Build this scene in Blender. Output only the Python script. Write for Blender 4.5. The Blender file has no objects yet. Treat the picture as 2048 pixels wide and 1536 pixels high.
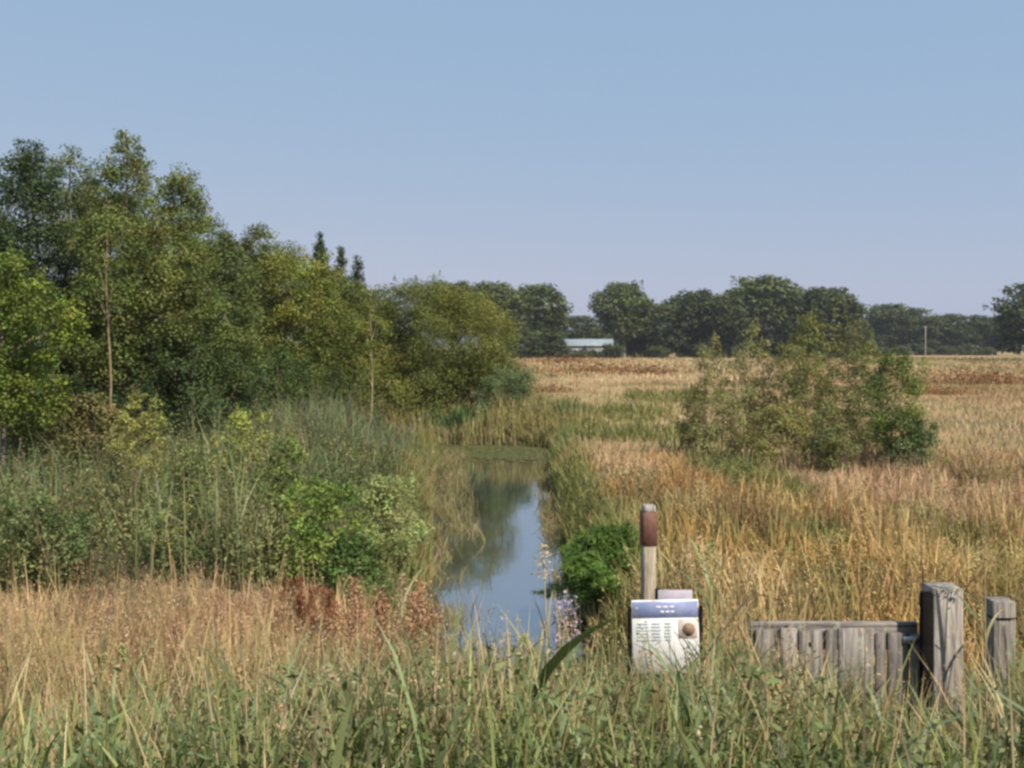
import bpy, math
import numpy as np

# ------------------------------------------------------------------ camera, light, sky
sc = bpy.context.scene
H, F, HZ = 3.0, 2000.0, 692.0            # eye height, focal length in photo pixels, horizon row
cam_d = bpy.data.cameras.new('camera')
cam = bpy.data.objects.new('camera', cam_d)
sc.collection.objects.link(cam)
cam.location = (0, 0, H)
cam.rotation_euler = (math.radians(90), 0, 0)
cam_d.sensor_width = 36
cam_d.lens = 36 * F / 2048
cam_d.shift_y = -(768 - HZ) / 2048
cam_d.clip_start, cam_d.clip_end = 0.1, 8000
sc.camera = cam

SUN_EL, SUN_AZ = 48.0, 140.0              # azimuth clockwise from the view direction (+Y)
world = bpy.data.worlds.new('World')
sc.world = world
world.use_nodes = True
wn = world.node_tree
bg = wn.nodes['Background']
sky = wn.nodes.new('ShaderNodeTexSky')
sky.sky_type = 'NISHITA'
sky.sun_disc = False
sky.sun_elevation = math.radians(SUN_EL)
sky.sun_rotation = math.radians(SUN_AZ)
sky.altitude = 0
sky.air_density = 1.0
sky.dust_density = 1.2
sky.ozone_density = 3.0
veil = wn.nodes.new('ShaderNodeVectorMath')          # thin bright summer haze high in the sky flattens the clear-sky gradient
veil.operation = 'MULTIPLY_ADD'
veil.inputs[1].default_value = (0.39, 0.15, 0.05)
veil.inputs[2].default_value = (1.30, 2.38, 3.70)
wn.links.new(sky.outputs[0], veil.inputs[0])
wn.links.new(veil.outputs[0], bg.inputs[0])
bg.inputs[1].default_value = 0.095
sun_d = bpy.data.lights.new('sun', 'SUN')
sun = bpy.data.objects.new('sun', sun_d)
sc.collection.objects.link(sun)
sun_d.energy = 3.6
sun_d.angle = math.radians(0.53)
sun_d.color = (1.0, 0.93, 0.82)
sun.rotation_euler = (math.radians(90 - SUN_EL), 0, math.radians(180 - SUN_AZ))
sun.location = (30, -30, 60)
vs = sc.view_settings
vs.view_transform = 'Standard'
vs.look = 'None'
vs.exposure = 0.8
vs.gamma = 1.0
sc.cycles.pixel_filter_type = 'BLACKMAN_HARRIS'
sc.cycles.filter_width = 2.8
sc.cycles.max_bounces = 6
sc.cycles.transparent_max_bounces = 4
sc.cycles.use_denoising = True

rng = np.random.default_rng(7)


def U(a, b, n=None):
    return rng.uniform(a, b, n)


def P(px, py, Y):                         # photo pixel at depth Y -> world point
    return np.array([(px - 1024) * Y / F, Y, H - (py - HZ) * Y / F])


# ------------------------------------------------------------------ helpers
def link(o, parent=None):
    sc.collection.objects.link(o)
    if parent is not None:
        o.parent = parent
    return o


def tag(o, label=None, cat=None, group=None, kind=None):
    if label: o['label'] = label
    if cat: o['category'] = cat
    if group: o['group'] = group
    if kind: o['kind'] = kind
    return o


def empty(name, loc, label, cat, group=None):
    o = bpy.data.objects.new(name, None)
    o.empty_display_size = 0.2
    o.location = loc
    link(o)
    return tag(o, label, cat, group)


class MB:
    """collects vertices, quads/tris and a per-vertex tint; builds one mesh object"""
    def __init__(s):
        s.v, s.f3, s.f4, s.c, s.n = [], [], [], [], 0

    def add(s, v, f, c):
        v = np.asarray(v, float).reshape(-1, 3)
        f = np.asarray(f, int)
        c = np.asarray(c, float)
        if c.ndim == 1:
            c = np.broadcast_to(c, (len(v), 3))
        s.v.append(v); s.c.append(c)
        (s.f4 if f.shape[1] == 4 else s.f3).append(f + s.n)
        s.n += len(v)

    def mesh(s, name, smooth=False):
        me = bpy.data.meshes.new(name)
        v = np.concatenate(s.v) if s.v else np.zeros((0, 3))
        c = np.concatenate(s.c) if s.c else np.zeros((0, 3))
        f4 = np.concatenate(s.f4) if s.f4 else np.zeros((0, 4), int)
        f3 = np.concatenate(s.f3) if s.f3 else np.zeros((0, 3), int)
        me.vertices.add(len(v))
        me.vertices.foreach_set('co', v.astype(np.float32).ravel())
        loops = np.concatenate([f4.ravel(), f3.ravel()])
        me.loops.add(len(loops))
        me.loops.foreach_set('vertex_index', loops.astype(np.int32))
        starts = np.concatenate([np.arange(len(f4)) * 4, len(f4) * 4 + np.arange(len(f3)) * 3])
        me.polygons.add(len(starts))
        me.polygons.foreach_set('loop_start', starts.astype(np.int32))
        if smooth:
            me.polygons.foreach_set('use_smooth', np.ones(len(starts), bool))
        a = me.attributes.new('tint', 'FLOAT_COLOR', 'POINT')
        a.data.foreach_set('color', np.concatenate([c, np.ones((len(c), 1))], 1).astype(np.float32).ravel())
        me.update(calc_edges=True)
        return me

    def build(s, name, mat, parent=None, smooth=False):
        me = s.mesh(name, smooth)
        me.materials.append(mat)
        return link(bpy.data.objects.new(name, me), parent)

    # --- shapes
    def box(s, c0, size, col, rot=0.0, bev=0.006, taper=0.0, tilt=0.0):
        """chamfered box: centre, size; chamfer on the vertical and the horizontal edges"""
        sx, sy, sz = np.array(size) / 2
        b = min(bev, sx * .45, sy * .45, sz * .45)
        rings = []
        for z, ins in ((-sz, b), (-sz + b, 0), (sz - b, 0), (sz, b)):
            k = 1 - taper * (z + sz) / (2 * sz)
            x, y = (sx - ins) * k, (sy - ins) * k
            rings.append([(x - b, -y, z), (x, -y + b, z), (x, y - b, z), (x - b, y, z), (-x + b, y, z), (-x, y - b, z), (-x, -y + b, z), (-x + b, -y, z)])
        v = np.array(rings).reshape(-1, 3)
        if tilt:
            c_, s_ = math.cos(tilt), math.sin(tilt)
            v = np.stack([v[:, 0], v[:, 1] * c_ - v[:, 2] * s_, v[:, 1] * s_ + v[:, 2] * c_], 1)
        c_, s_ = math.cos(rot), math.sin(rot)
        v = np.stack([v[:, 0] * c_ - v[:, 1] * s_, v[:, 0] * s_ + v[:, 1] * c_, v[:, 2]], 1) + np.array(c0)
        f = [(r * 8 + i, r * 8 + (i + 1) % 8, (r + 1) * 8 + (i + 1) % 8, (r + 1) * 8 + i) for r in range(3) for i in range(8)]
        s.add(v, f, col)
        n = s.n - 32
        for o, flip in ((0, True), (24, False)):
            q = [(0, 1, 2, 3), (0, 3, 4, 7), (4, 5, 6, 7)]
            q = np.array(q) + o + n
            s.f4.append(q[:, ::-1] if flip else q)

    def tube(s, pts, rad, col, sides=7):
        pts = np.asarray(pts, float)
        rad = np.broadcast_to(np.asarray(rad, float), (len(pts),))
        t = np.gradient(pts, axis=0)
        t /= np.linalg.norm(t, axis=1)[:, None] + 1e-9
        ref = np.array([1.0, 0.13, 0.0]) if abs(t[:, 0]).mean() < 0.8 else np.array([0, 0.1, 1.0])
        a = np.cross(t, ref); a /= np.linalg.norm(a, axis=1)[:, None] + 1e-9
        b = np.cross(t, a)
        ang = np.linspace(0, 2 * np.pi, sides, endpoint=False)
        v = pts[:, None] + rad[:, None, None] * (np.cos(ang)[None, :, None] * a[:, None] + np.sin(ang)[None, :, None] * b[:, None])
        n = len(pts)
        i, j = np.meshgrid(np.arange(n - 1), np.arange(sides), indexing='ij')
        j2 = (j + 1) % sides
        f = np.stack([i * sides + j, i * sides + j2, (i + 1) * sides + j2, (i + 1) * sides + j], -1).reshape(-1, 4)
        s.add(v.reshape(-1, 3), f, col)
        n0 = s.n - n * sides
        tip = np.array([[n0 + (n - 1) * sides + k, n0 + (n - 1) * sides + k + 1, n0 + (n - 1) * sides] for k in range(1, sides - 1)])
        s.f3.append(tip)

    def blades(s, B, h, w, tint, lean=0.25, segs=3, tip=None, az=None, droop=0.0):
        """grass or reed blades, each a tapering bent strip"""
        B = np.asarray(B, float); N = len(B)
        h = np.broadcast_to(h, (N,)); w = np.broadcast_to(w, (N,))
        lean = np.broadcast_to(lean, (N,))
        if az is None: az = U(0, 2 * np.pi, N)
        fa = U(0, 2 * np.pi, N)
        t = np.linspace(0, 1, segs + 1)
        d = np.stack([np.cos(az), np.sin(az), np.zeros(N)], 1)
        wd = np.stack([np.cos(fa), np.sin(fa), np.zeros(N)], 1)
        cen = B[:, None] + d[:, None] * (lean * h)[:, None, None] * (t ** 1.8)[None, :, None]
        cen[..., 2] += h[:, None] * (t[None] - 0.32 * lean[:, None] * t[None] ** 3 - droop * t[None] ** 4)
        ww = w[:, None] * (0.35 + 0.65 * np.sin(np.pi * np.clip(t * 0.8 + 0.2, 0, 1)) ** 0.7)[None] * 0.5
        ww = ww * np.where(t > 0.99, 0.12, 1)[None]
        L = cen - wd[:, None] * ww[..., None]; R = cen + wd[:, None] * ww[..., None]
        v = np.stack([L, R], 2).reshape(-1, 3)
        k = np.arange(N)[:, None] * 2 * (segs + 1) + np.arange(segs)[None] * 2
        f = np.stack([k, k + 1, k + 3, k + 2], -1).reshape(-1, 4)
        tint = np.broadcast_to(tint, (N, 3))
        tp = tint if tip is None else np.broadcast_to(tip, (N, 3))
        c = tint[:, None] * (1 - t[None, :, None] ** 2) + tp[:, None] * (t[None, :, None] ** 2)
        s.add(v, f, np.repeat(c, 2, axis=1).reshape(-1, 3))
        return cen[:, -1]

    def leaves(s, C, size, tint, aspect=0.55, up=0.5, out=None):
        """leaf-sized kites, two triangles folded along the midrib"""
        C = np.asarray(C, float); N = len(C)
        size = np.broadcast_to(size, (N,))
        nrm = rng.normal(size=(N, 3)); nrm[:, 2] = np.abs(nrm[:, 2]) + up
        if out is not None: nrm += out
        nrm /= np.linalg.norm(nrm, axis=1)[:, None]
        r = rng.normal(size=(N, 3))
        a = np.cross(nrm, r); a /= np.linalg.norm(a, axis=1)[:, None] + 1e-9
        b = np.cross(nrm, a)
        l = size[:, None]; w = l * aspect
        p0 = C - a * l * .5; p2 = C + a * l * .5
        p1 = C + b * w * .5 - a * l * .06 + nrm * w * .12
        p3 = C - b * w * .5 - a * l * .06 + nrm * w * .12
        v = np.stack([p0, p1, p2, p3], 1).reshape(-1, 3)
        k = np.arange(N)[:, None] * 4
        f = (k + np.array([[0, 1, 2, 3]]))
        tint = np.broadcast_to(tint, (N, 3))
        s.add(v, f, np.repeat(tint, 4, axis=0))


def lat(ix, iy, seed):
    h = (ix.astype(np.int64) * 374761393 + iy.astype(np.int64) * 668265263 + seed * 1274126177) & 0xffffffff
    h = ((h ^ (h >> 13)) * 1274126177) & 0xffffffff
    return ((h ^ (h >> 16)) & 0xffff) / 65535.0


def noise(x, y, scale=1.0, seed=0, octs=3):
    x = np.asarray(x, float) / scale; y = np.asarray(y, float) / scale
    tot, amp, nrm = 0, 1.0, 0
    for o in range(octs):
        ix, iy = np.floor(x), np.floor(y)
        fx, fy = x - ix, y - iy
        fx = fx * fx * (3 - 2 * fx); fy = fy * fy * (3 - 2 * fy)
        v = (lat(ix, iy, seed + o) * (1 - fx) + lat(ix + 1, iy, seed + o) * fx) * (1 - fy) + \
            (lat(ix, iy + 1, seed + o) * (1 - fx) + lat(ix + 1, iy + 1, seed + o) * fx) * fy
        tot = tot + v * amp; nrm += amp
        amp *= 0.5; x = x * 2.03; y = y * 2.03
    return tot / nrm


def sstep(a, b, x):
    t = np.clip((np.asarray(x, float) - a) / (b - a), 0, 1)
    return t * t * (3 - 2 * t)


def mixc(a, b, t):
    t = np.asarray(t, float)
    return np.asarray(a, float) * (1 - t[..., None]) + np.asarray(b, float) * t[..., None]


def jit(c, n, amt=0.2, hue=0.08):
    """n copies of a colour with a random lightness and a slight hue change"""
    c = np.broadcast_to(np.asarray(c, float), (n, 3))
    return np.clip(c * (1 + U(-amt, amt, (n, 1))) * (1 + U(-hue, hue, (n, 3))), 0.004, 0.9)


# ------------------------------------------------------------------ materials
def mat_new(name):
    m = bpy.data.materials.new(name)
    m.use_nodes = True
    nt = m.node_tree
    nt.nodes.clear()
    out = nt.nodes.new('ShaderNodeOutputMaterial')
    return m, nt, out


def nd(nt, typ, **kw):
    n = nt.nodes.new(typ)
    for k, v in kw.items():
        if k in n.inputs: n.inputs[k].default_value = v
        else: setattr(n, k, v)
    return n


def plant_mat(name, trans=0.35, rough=0.55, spec=0.3, yellow=(1.25, 1.15, 0.6)):
    m, nt, out = mat_new(name)
    at = nd(nt, 'ShaderNodeAttribute', attribute_name='tint')
    geo = nd(nt, 'ShaderNodeTexCoord')
    nz = nd(nt, 'ShaderNodeTexNoise', Scale=9.0, Detail=2.0)
    nt.links.new(geo.outputs['Object'], nz.inputs['Vector'])
    mr = nd(nt, 'ShaderNodeMapRange')
    mr.inputs['To Min'].default_value, mr.inputs['To Max'].default_value = 0.75, 1.25
    nt.links.new(nz.outputs['Fac'], mr.inputs['Value'])
    mul = nd(nt, 'ShaderNodeVectorMath', operation='SCALE')
    nt.links.new(at.outputs['Color'], mul.inputs[0]); nt.links.new(mr.outputs[0], mul.inputs['Scale'])
    pb = nd(nt, 'ShaderNodeBsdfPrincipled', Roughness=rough)
    pb.inputs['Specular IOR Level'].default_value = spec
    nt.links.new(mul.outputs[0], pb.inputs['Base Color'])
    tr = nd(nt, 'ShaderNodeBsdfTranslucent')
    tm = nd(nt, 'ShaderNodeVectorMath', operation='MULTIPLY')
    tm.inputs[1].default_value = yellow
    nt.links.new(mul.outputs[0], tm.inputs[0]); nt.links.new(tm.outputs[0], tr.inputs['Color'])
    mx = nd(nt, 'ShaderNodeMixShader', Fac=trans)
    nt.links.new(pb.outputs[0], mx.inputs[1]); nt.links.new(tr.outputs[0], mx.inputs[2])
    nt.links.new(mx.outputs[0], out.inputs[0])
    return m


def surf_mat(name, stops, scale=(8, 8, 8), detail=6, rough=0.8, bump=0.3, bscale=None, tint=False, spec=0.3, metal=0.0, distort=0.4):
    """noise-coloured solid: stops are (position, colour)"""
    m, nt, out = mat_new(name)
    tc = nd(nt, 'ShaderNodeTexCoord')
    mp = nd(nt, 'ShaderNodeMapping')
    mp.inputs['Scale'].default_value = scale
    nt.links.new(tc.outputs['Object'], mp.inputs[0])
    nz = nd(nt, 'ShaderNodeTexNoise', Scale=1.0, Detail=detail, Roughness=0.65, Distortion=distort)
    nt.links.new(mp.outputs[0], nz.inputs['Vector'])
    cr = nd(nt, 'ShaderNodeValToRGB')
    e = cr.color_ramp.elements
    e[0].position, e[0].color = stops[0][0], (*stops[0][1], 1)
    e[1].position, e[1].color = stops[-1][0], (*stops[-1][1], 1)
    for p_, c_ in stops[1:-1]:
        x = e.new(p_); x.color = (*c_, 1)
    nt.links.new(nz.outputs['Fac'], cr.inputs[0])
    col = cr.outputs[0]
    if tint:
        at = nd(nt, 'ShaderNodeAttribute', attribute_name='tint')
        mu = nd(nt, 'ShaderNodeVectorMath', operation='MULTIPLY')
        nt.links.new(col, mu.inputs[0]); nt.links.new(at.outputs['Color'], mu.inputs[1])
        col = mu.outputs[0]
    pb = nd(nt, 'ShaderNodeBsdfPrincipled', Roughness=rough, Metallic=metal)
    pb.inputs['Specular IOR Level'].default_value = spec
    nt.links.new(col, pb.inputs['Base Color'])
    if bump:
        bp = nd(nt, 'ShaderNodeBump', Strength=bump, Distance=0.02)
        nt.links.new(nz.outputs['Fac'], bp.inputs['Height'])
        nt.links.new(bp.outputs[0], pb.inputs['Normal'])
    nt.links.new(pb.outputs[0], out.inputs[0])
    return m


M = {}
M['leaf'] = plant_mat('leaf', 0.24, 0.6, 0.2)
M['reed'] = plant_mat('reed', 0.28, 0.5, 0.35)
M['straw'] = plant_mat('straw', 0.22, 0.7, 0.15, (1.15, 1.05, 0.8))
M['bark'] = surf_mat('bark', [(0.3, (.10, .085, .065)), (0.55, (.20, .175, .14)), (0.75, (.30, .27, .22))], (14, 14, 3), bump=0.6, tint=True)
M['wood'] = surf_mat('weathered_wood', [(0.3, (.10, .09, .085)), (0.5, (.29, .265, .24)), (0.68, (.50, .465, .43))], (38, 38, 3.0), bump=0.5, tint=True)
M['wood_h'] = surf_mat('weathered_plank', [(0.28, (.085, .075, .065)), (0.5, (.235, .21, .18)), (0.72, (.40, .365, .32))], (3.0, 38, 38), bump=0.5, tint=True)
M['metal'] = surf_mat('galvanised_metal', [(0.3, (.25, .26, .28)), (0.7, (.5, .51, .53))], (30, 30, 30), rough=0.42, metal=0.85, bump=0.1)
M['dark'] = surf_mat('dark_paint_and_shade', [(0.3, (.006, .0055, .005)), (0.7, (.014, .012, .010))], (20, 20, 20), rough=0.9, spec=0.05, bump=0.1)  # dark paint of real parts; near-black also stands for shade beside the gate post
M['rust'] = surf_mat('red_brown_paint', [(0.3, (.10, .045, .035)), (0.7, (.19, .085, .06))], (24, 24, 24), rough=0.6, bump=0.2)
M['white'] = surf_mat('white_enamel', [(0.32, (.46, .45, .41)), (0.45, (.70, .70, .68)), (0.7, (.80, .80, .79))], (9, 9, 4), rough=0.35, bump=0.03)
M['blue'] = surf_mat('blue_print', [(0.3, (.15, .19, .37)), (0.7, (.27, .30, .45))], (14, 14, 14), rough=0.4, bump=0.0)
M['print'] = surf_mat('grey_blue_print', [(0.3, (.30, .38, .42)), (0.7, (.42, .48, .52))], (40, 40, 40), rough=0.4, bump=0.0)
M['brownprint'] = surf_mat('brown_print', [(0.42, (.17, .115, .075)), (0.58, (.33, .24, .16))], (130, 130, 130), rough=0.6, bump=0.0, spec=0.1)
M['pinkprint'] = surf_mat('pale_pink_print', [(0.3, (.58, .45, .40)), (0.7, (.66, .54, .48))], (30, 30, 30), rough=0.4, bump=0.0)
M['lilac'] = surf_mat('faded_lilac_board', [(0.3, (.33, .30, .36)), (0.7, (.45, .40, .43))], (14, 14, 14), rough=0.5, bump=0.05)
M['roof'] = surf_mat('pale_sheet_roof', [(0.3, (.19, .23, .255)), (0.7, (.27, .31, .335))], (0.6, 0.6, 0.6), rough=0.5, bump=0.0)
M['wallp'] = surf_mat('grey_render_wall', [(0.3, (.18, .19, .17)), (0.7, (.28, .28, .25))], (0.8, 0.8, 0.8), rough=0.8, bump=0.1)
M['glass'] = surf_mat('dark_window_glass', [(0.3, (.02, .025, .03)), (0.7, (.04, .045, .05))], (1, 1, 1), rough=0.08, bump=0.0, spec=0.6)


def wood_mat(name, along, stops, seedling=0.0):
    m = surf_mat(name, stops, [38 if k != along else 3.0 for k in range(3)], bump=0.5, tint=True)
    nt = m.node_tree
    pb = next(n for n in nt.nodes if n.type == 'BSDF_PRINCIPLED')
    src = pb.inputs['Base Color'].links[0].from_socket
    tc = nd(nt, 'ShaderNodeTexCoord')
    for sc3, a, b_, colr, amt in (([60 if k != along else 1.6 for k in range(3)], .335, .40, (.035, .03, .027), .85), ((16, 16, 16), .60, .68, (.34, .35, .25), .5), ((7, 7, 7), .58, .72, (.10, .085, .07), .5)):
        mp = nd(nt, 'ShaderNodeMapping'); mp.inputs['Scale'].default_value = sc3; mp.inputs['Location'].default_value = (seedling, 1.7, 4.1)
        nz = nd(nt, 'ShaderNodeTexNoise', Scale=1.0, Detail=4.0)
        mr = nd(nt, 'ShaderNodeMapRange'); low = colr[0] < .05
        for k, v in (('From Min', a), ('From Max', b_), ('To Min', amt if low else 0), ('To Max', 0 if low else amt)): mr.inputs[k].default_value = v
        mx = nd(nt, 'ShaderNodeMixRGB'); mx.inputs[2].default_value = (*colr, 1)
        nt.links.new(tc.outputs['Object'], mp.inputs[0]); nt.links.new(mp.outputs[0], nz.inputs['Vector']); nt.links.new(nz.outputs['Fac'], mr.inputs['Value'])
        nt.links.new(mr.outputs[0], mx.inputs[0]); nt.links.new(src, mx.inputs[1]); src = mx.outputs[0]
    nt.links.new(src, pb.inputs['Base Color'])
    return m


M['wood'] = wood_mat('weathered_wood', 2, [(0.3, (.10, .09, .085)), (0.5, (.29, .265, .24)), (0.68, (.48, .45, .415))])
M['wood_h'] = wood_mat('weathered_plank', 0, [(0.3, (.10, .09, .085)), (0.5, (.27, .245, .22)), (0.68, (.44, .41, .375))], 2.0)


def ground_mat():
    m, nt, out = mat_new('ground')
    tc = nd(nt, 'ShaderNodeTexCoord')
    at = nd(nt, 'ShaderNodeAttribute', attribute_name='tint')
    n1 = nd(nt, 'ShaderNodeTexNoise', Scale=0.9, Detail=9.0, Roughness=0.7)
    n2 = nd(nt, 'ShaderNodeTexNoise', Scale=14.0, Detail=6.0, Roughness=0.7)
    for n in (n1, n2): nt.links.new(tc.outputs['Object'], n.inputs['Vector'])
    a = nd(nt, 'ShaderNodeMath', operation='ADD')
    nt.links.new(n1.outputs['Fac'], a.inputs[0]); nt.links.new(n2.outputs['Fac'], a.inputs[1])
    mr = nd(nt, 'ShaderNodeMapRange')
    for k, v in (('From Min', .6), ('From Max', 1.4), ('To Min', .55), ('To Max', 1.4)): mr.inputs[k].default_value = v
    nt.links.new(a.outputs[0], mr.inputs['Value'])
    sc_ = nd(nt, 'ShaderNodeVectorMath', operation='SCALE')
    nt.links.new(at.outputs['Color'], sc_.inputs[0]); nt.links.new(mr.outputs[0], sc_.inputs['Scale'])
    pb = nd(nt, 'ShaderNodeBsdfPrincipled', Roughness=0.95)
    pb.inputs['Specular IOR Level'].default_value = 0.1
    nt.links.new(sc_.outputs[0], pb.inputs['Base Color'])
    bp = nd(nt, 'ShaderNodeBump', Strength=0.8, Distance=0.06)
    nt.links.new(a.outputs[0], bp.inputs['Height']); nt.links.new(bp.outputs[0], pb.inputs['Normal'])
    nt.links.new(pb.outputs[0], out.inputs[0])
    return m


def water_mat():
    m, nt, out = mat_new('water')
    tc = nd(nt, 'ShaderNodeTexCoord')
    mp = nd(nt, 'ShaderNodeMapping'); mp.inputs['Scale'].default_value = (2.2, 1.0, 1)
    nt.links.new(tc.outputs['Object'], mp.inputs[0])
    nz = nd(nt, 'ShaderNodeTexNoise', Scale=2.2, Detail=3.0, Roughness=0.5)
    nt.links.new(mp.outputs[0], nz.inputs['Vector'])
    bp = nd(nt, 'ShaderNodeBump', Strength=0.10, Distance=0.02)
    nt.links.new(nz.outputs['Fac'], bp.inputs['Height'])
    di = nd(nt, 'ShaderNodeBsdfDiffuse'); di.inputs['Color'].default_value = (0.05, 0.055, 0.04, 1)
    gl = nd(nt, 'ShaderNodeBsdfGlossy', Roughness=0.05); gl.inputs['Color'].default_value = (.96, .97, 1, 1)
    fr = nd(nt, 'ShaderNodeFresnel', IOR=3.2)
    mr = nd(nt, 'ShaderNodeMapRange')
    for k, v in (('From Min', .25), ('From Max', .6), ('To Min', .45), ('To Max', .85)): mr.inputs[k].default_value = v
    mx = nd(nt, 'ShaderNodeMixShader')
    for n in (di, gl, fr): nt.links.new(bp.outputs[0], n.inputs['Normal'])
    nt.links.new(fr.outputs[0], mr.inputs['Value']); nt.links.new(mr.outputs[0], mx.inputs[0])
    nt.links.new(di.outputs[0], mx.inputs[1]); nt.links.new(gl.outputs[0], mx.inputs[2])
    nt.links.new(mx.outputs[0], out.inputs[0])
    return m


M['ground'] = ground_mat()
M['water'] = water_mat()

# ------------------------------------------------------------------ terrain and water
WATER_Z = -0.8
PATH = np.array([(-0.10, 8), (-0.12, 15), (-0.45, 25), (-0.6, 32), (-0.35, 36.0), (-6, 36.9), (-14, 40), (-30, 52)], float)
HWID = np.array([1.05, 1.08, 1.45, 1.75, 1.8, 1.8, 1.8, 1.8])


def channel(x, y):
    """distance outside the stream's edge (negative in the water)"""
    x = np.asarray(x, float); y = np.asarray(y, float)
    best = np.full(np.broadcast(x, y).shape, 1e9)
    for i in range(len(PATH) - 1):
        a, b = PATH[i], PATH[i + 1]
        d = b - a
        t = np.clip(((x - a[0]) * d[0] + (y - a[1]) * d[1]) / (d @ d), 0, 1)
        q = np.hypot(x - a[0] - t * d[0], y - a[1] - t * d[1]) - (HWID[i] * (1 - t) + HWID[i + 1] * t)
        best = np.minimum(best, q)
    return best


def terrain(x, y):
    x = np.asarray(x, float); y = np.asarray(y, float)
    z = 1.35 * (1 - sstep(1.0, 9.5, y))
    z = z + 0.12 * (noise(x, y, 3.5, 5, 3) - 0.5) * sstep(2, 6, y)
    z = z + 0.35 * (noise(x, y, 22, 9, 2) - 0.5) * sstep(18, 40, y) * (1 - sstep(150, 260, y))
    d = channel(x, y) + 0.75 * (noise(x, y, 1.6, 3, 3) - 0.5)
    k = sstep(-0.6, 0.9, d)
    return z * k + (1 - k) * -1.15 + (sstep(0.0, 0.6, d) - 1) * 0.05


def axis(parts):
    out = []
    for a, b, n in parts: out += list(np.linspace(a, b, n, endpoint=False))
    return np.array(out + [parts[-1][1]])


gx = axis([(-3000, -300, 14), (-300, -60, 24), (-60, -12, 60), (-12, 12, 130), (12, 60, 60), (60, 300, 24), (300, 3000, 14)])
gy = axis([(-40, 0, 10), (0, 48, 240), (48, 120, 72), (120, 320, 50), (320, 900, 20), (900, 6000, 12)])
X, Y = np.meshgrid(gx, gy)
Z = terrain(X, Y)
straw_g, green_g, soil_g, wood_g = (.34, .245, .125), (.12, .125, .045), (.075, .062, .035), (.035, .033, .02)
g = mixc(straw_g, green_g, sstep(.5, .72, noise(X, Y * 0.5, 9, 21, 3)) * .8)
g = mixc(g, (.30, .20, .10), sstep(.55, .75, noise(X, Y * 0.35, 14, 44, 3)) * .7)
near = 1 - sstep(20, 30, Y - 14 * (X < 1.6))
g = mixc(g, soil_g, near * (1 - sstep(5, 9, X)) * .9)
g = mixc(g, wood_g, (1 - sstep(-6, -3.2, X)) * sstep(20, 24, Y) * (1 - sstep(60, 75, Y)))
g = mixc(g, (.05, .045, .03), 1 - sstep(-.2, .9, channel(X, Y)))
nx, ny = len(gx), len(gy)
ii, jj = np.meshgrid(np.arange(ny - 1), np.arange(nx - 1), indexing='ij')
fq = np.stack([ii * nx + jj, ii * nx + jj + 1, (ii + 1) * nx + jj + 1, (ii + 1) * nx + jj], -1).reshape(-1, 4)
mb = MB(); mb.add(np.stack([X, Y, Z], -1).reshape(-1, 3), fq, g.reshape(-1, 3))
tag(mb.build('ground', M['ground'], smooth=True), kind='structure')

mb = MB()
wx, wy = np.linspace(-32, 6, 20), np.linspace(6, 58, 27)
WX, WY = np.meshgrid(wx, wy)
ii, jj = np.meshgrid(np.arange(26), np.arange(19), indexing='ij')
mb.add(np.stack([WX, WY, np.full_like(WX, WATER_Z)], -1).reshape(-1, 3),
       np.stack([ii * 20 + jj, ii * 20 + jj + 1, (ii + 1) * 20 + jj + 1, (ii + 1) * 20 + jj], -1).reshape(-1, 4), (.05, .05, .04))
tag(mb.build('water', M['water'], smooth=True), kind='structure')


# ------------------------------------------------------------------ placing plants
def scatter(n, y0, y1, x0=-99, x1=99, dens=None, power=0.0, margin=1.6, dry=-0.05, spread=0.56):
    """n ground points in view (with a margin) between two depths; density ~ Y^-power"""
    out = []
    tot = 0
    for _ in range(60):
        k = n * 2
        y = U(y0, y1, k)
        xm = spread * y + margin
        x = U(-1, 1, k) * (spread * y1 + margin)
        keep = (np.abs(x) < xm) & (x > x0) & (x < x1) & (channel(x, y) > dry)
        if power: keep &= U(0, 1, k) < (y0 / y) ** power
        if dens is not None: keep &= U(0, 1, k) < dens(x, y)
        q = np.stack([x[keep], y[keep]], 1)
        out.append(q); tot += len(q)
        if tot >= n: break
    q = np.concatenate(out)[:n]
    return np.concatenate([q, terrain(q[:, 0], q[:, 1])[:, None] - 0.02], 1)


def panicles(mb, tips, size, tint, per=9, leaf=0.02):
    """feathery seed heads under each tip"""
    n = len(tips)
    t = U(0, 1, (n, per))
    c = tips[:, None] + np.stack([rng.normal(0, size * .16, (n, per)) * (0.4 + t), rng.normal(0, size * .16, (n, per)) * (0.4 + t), -t * size], -1)
    mb.leaves(c.reshape(-1, 3), leaf * U(.7, 1.4, n * per), np.repeat(tint, per, 0), 0.45, up=-0.2)


GREY_GREEN, REED_G, YEL_G, DEEP_G = (.125, .18, .075), (.12, .175, .085), (.20, .21, .06), (.05, .085, .025)
TAN, PALE, GOLD, ORANGE, RUST = (.40, .30, .155), (.52, .42, .25), (.50, .38, .16), (.50, .31, .125), (.24, .10, .05)

def cap(b, h, pts, lo=0, hi=90, amp=40, asc=.5):
    """plant heights kept to the sight line over the stand, so that what is behind stays in view"""
    p = np.array(pts, float)
    px = 1024 + b[:, 0] * F / b[:, 1]
    row = np.interp(px, p[:, 0], p[:, 1]) + U(lo, hi, len(b)) + amp * (noise(b[:, 0], b[:, 1], asc, 301, 2) - .5)
    esc = U(0, 1, len(b)) < .05
    row = row - np.where(esc, U(20, 120, len(b)), 0); h = np.where(esc, h * 1.15, h)
    return np.maximum(np.minimum(h, H - (row - HZ) * b[:, 1] / F - b[:, 2]), .06)


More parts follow.
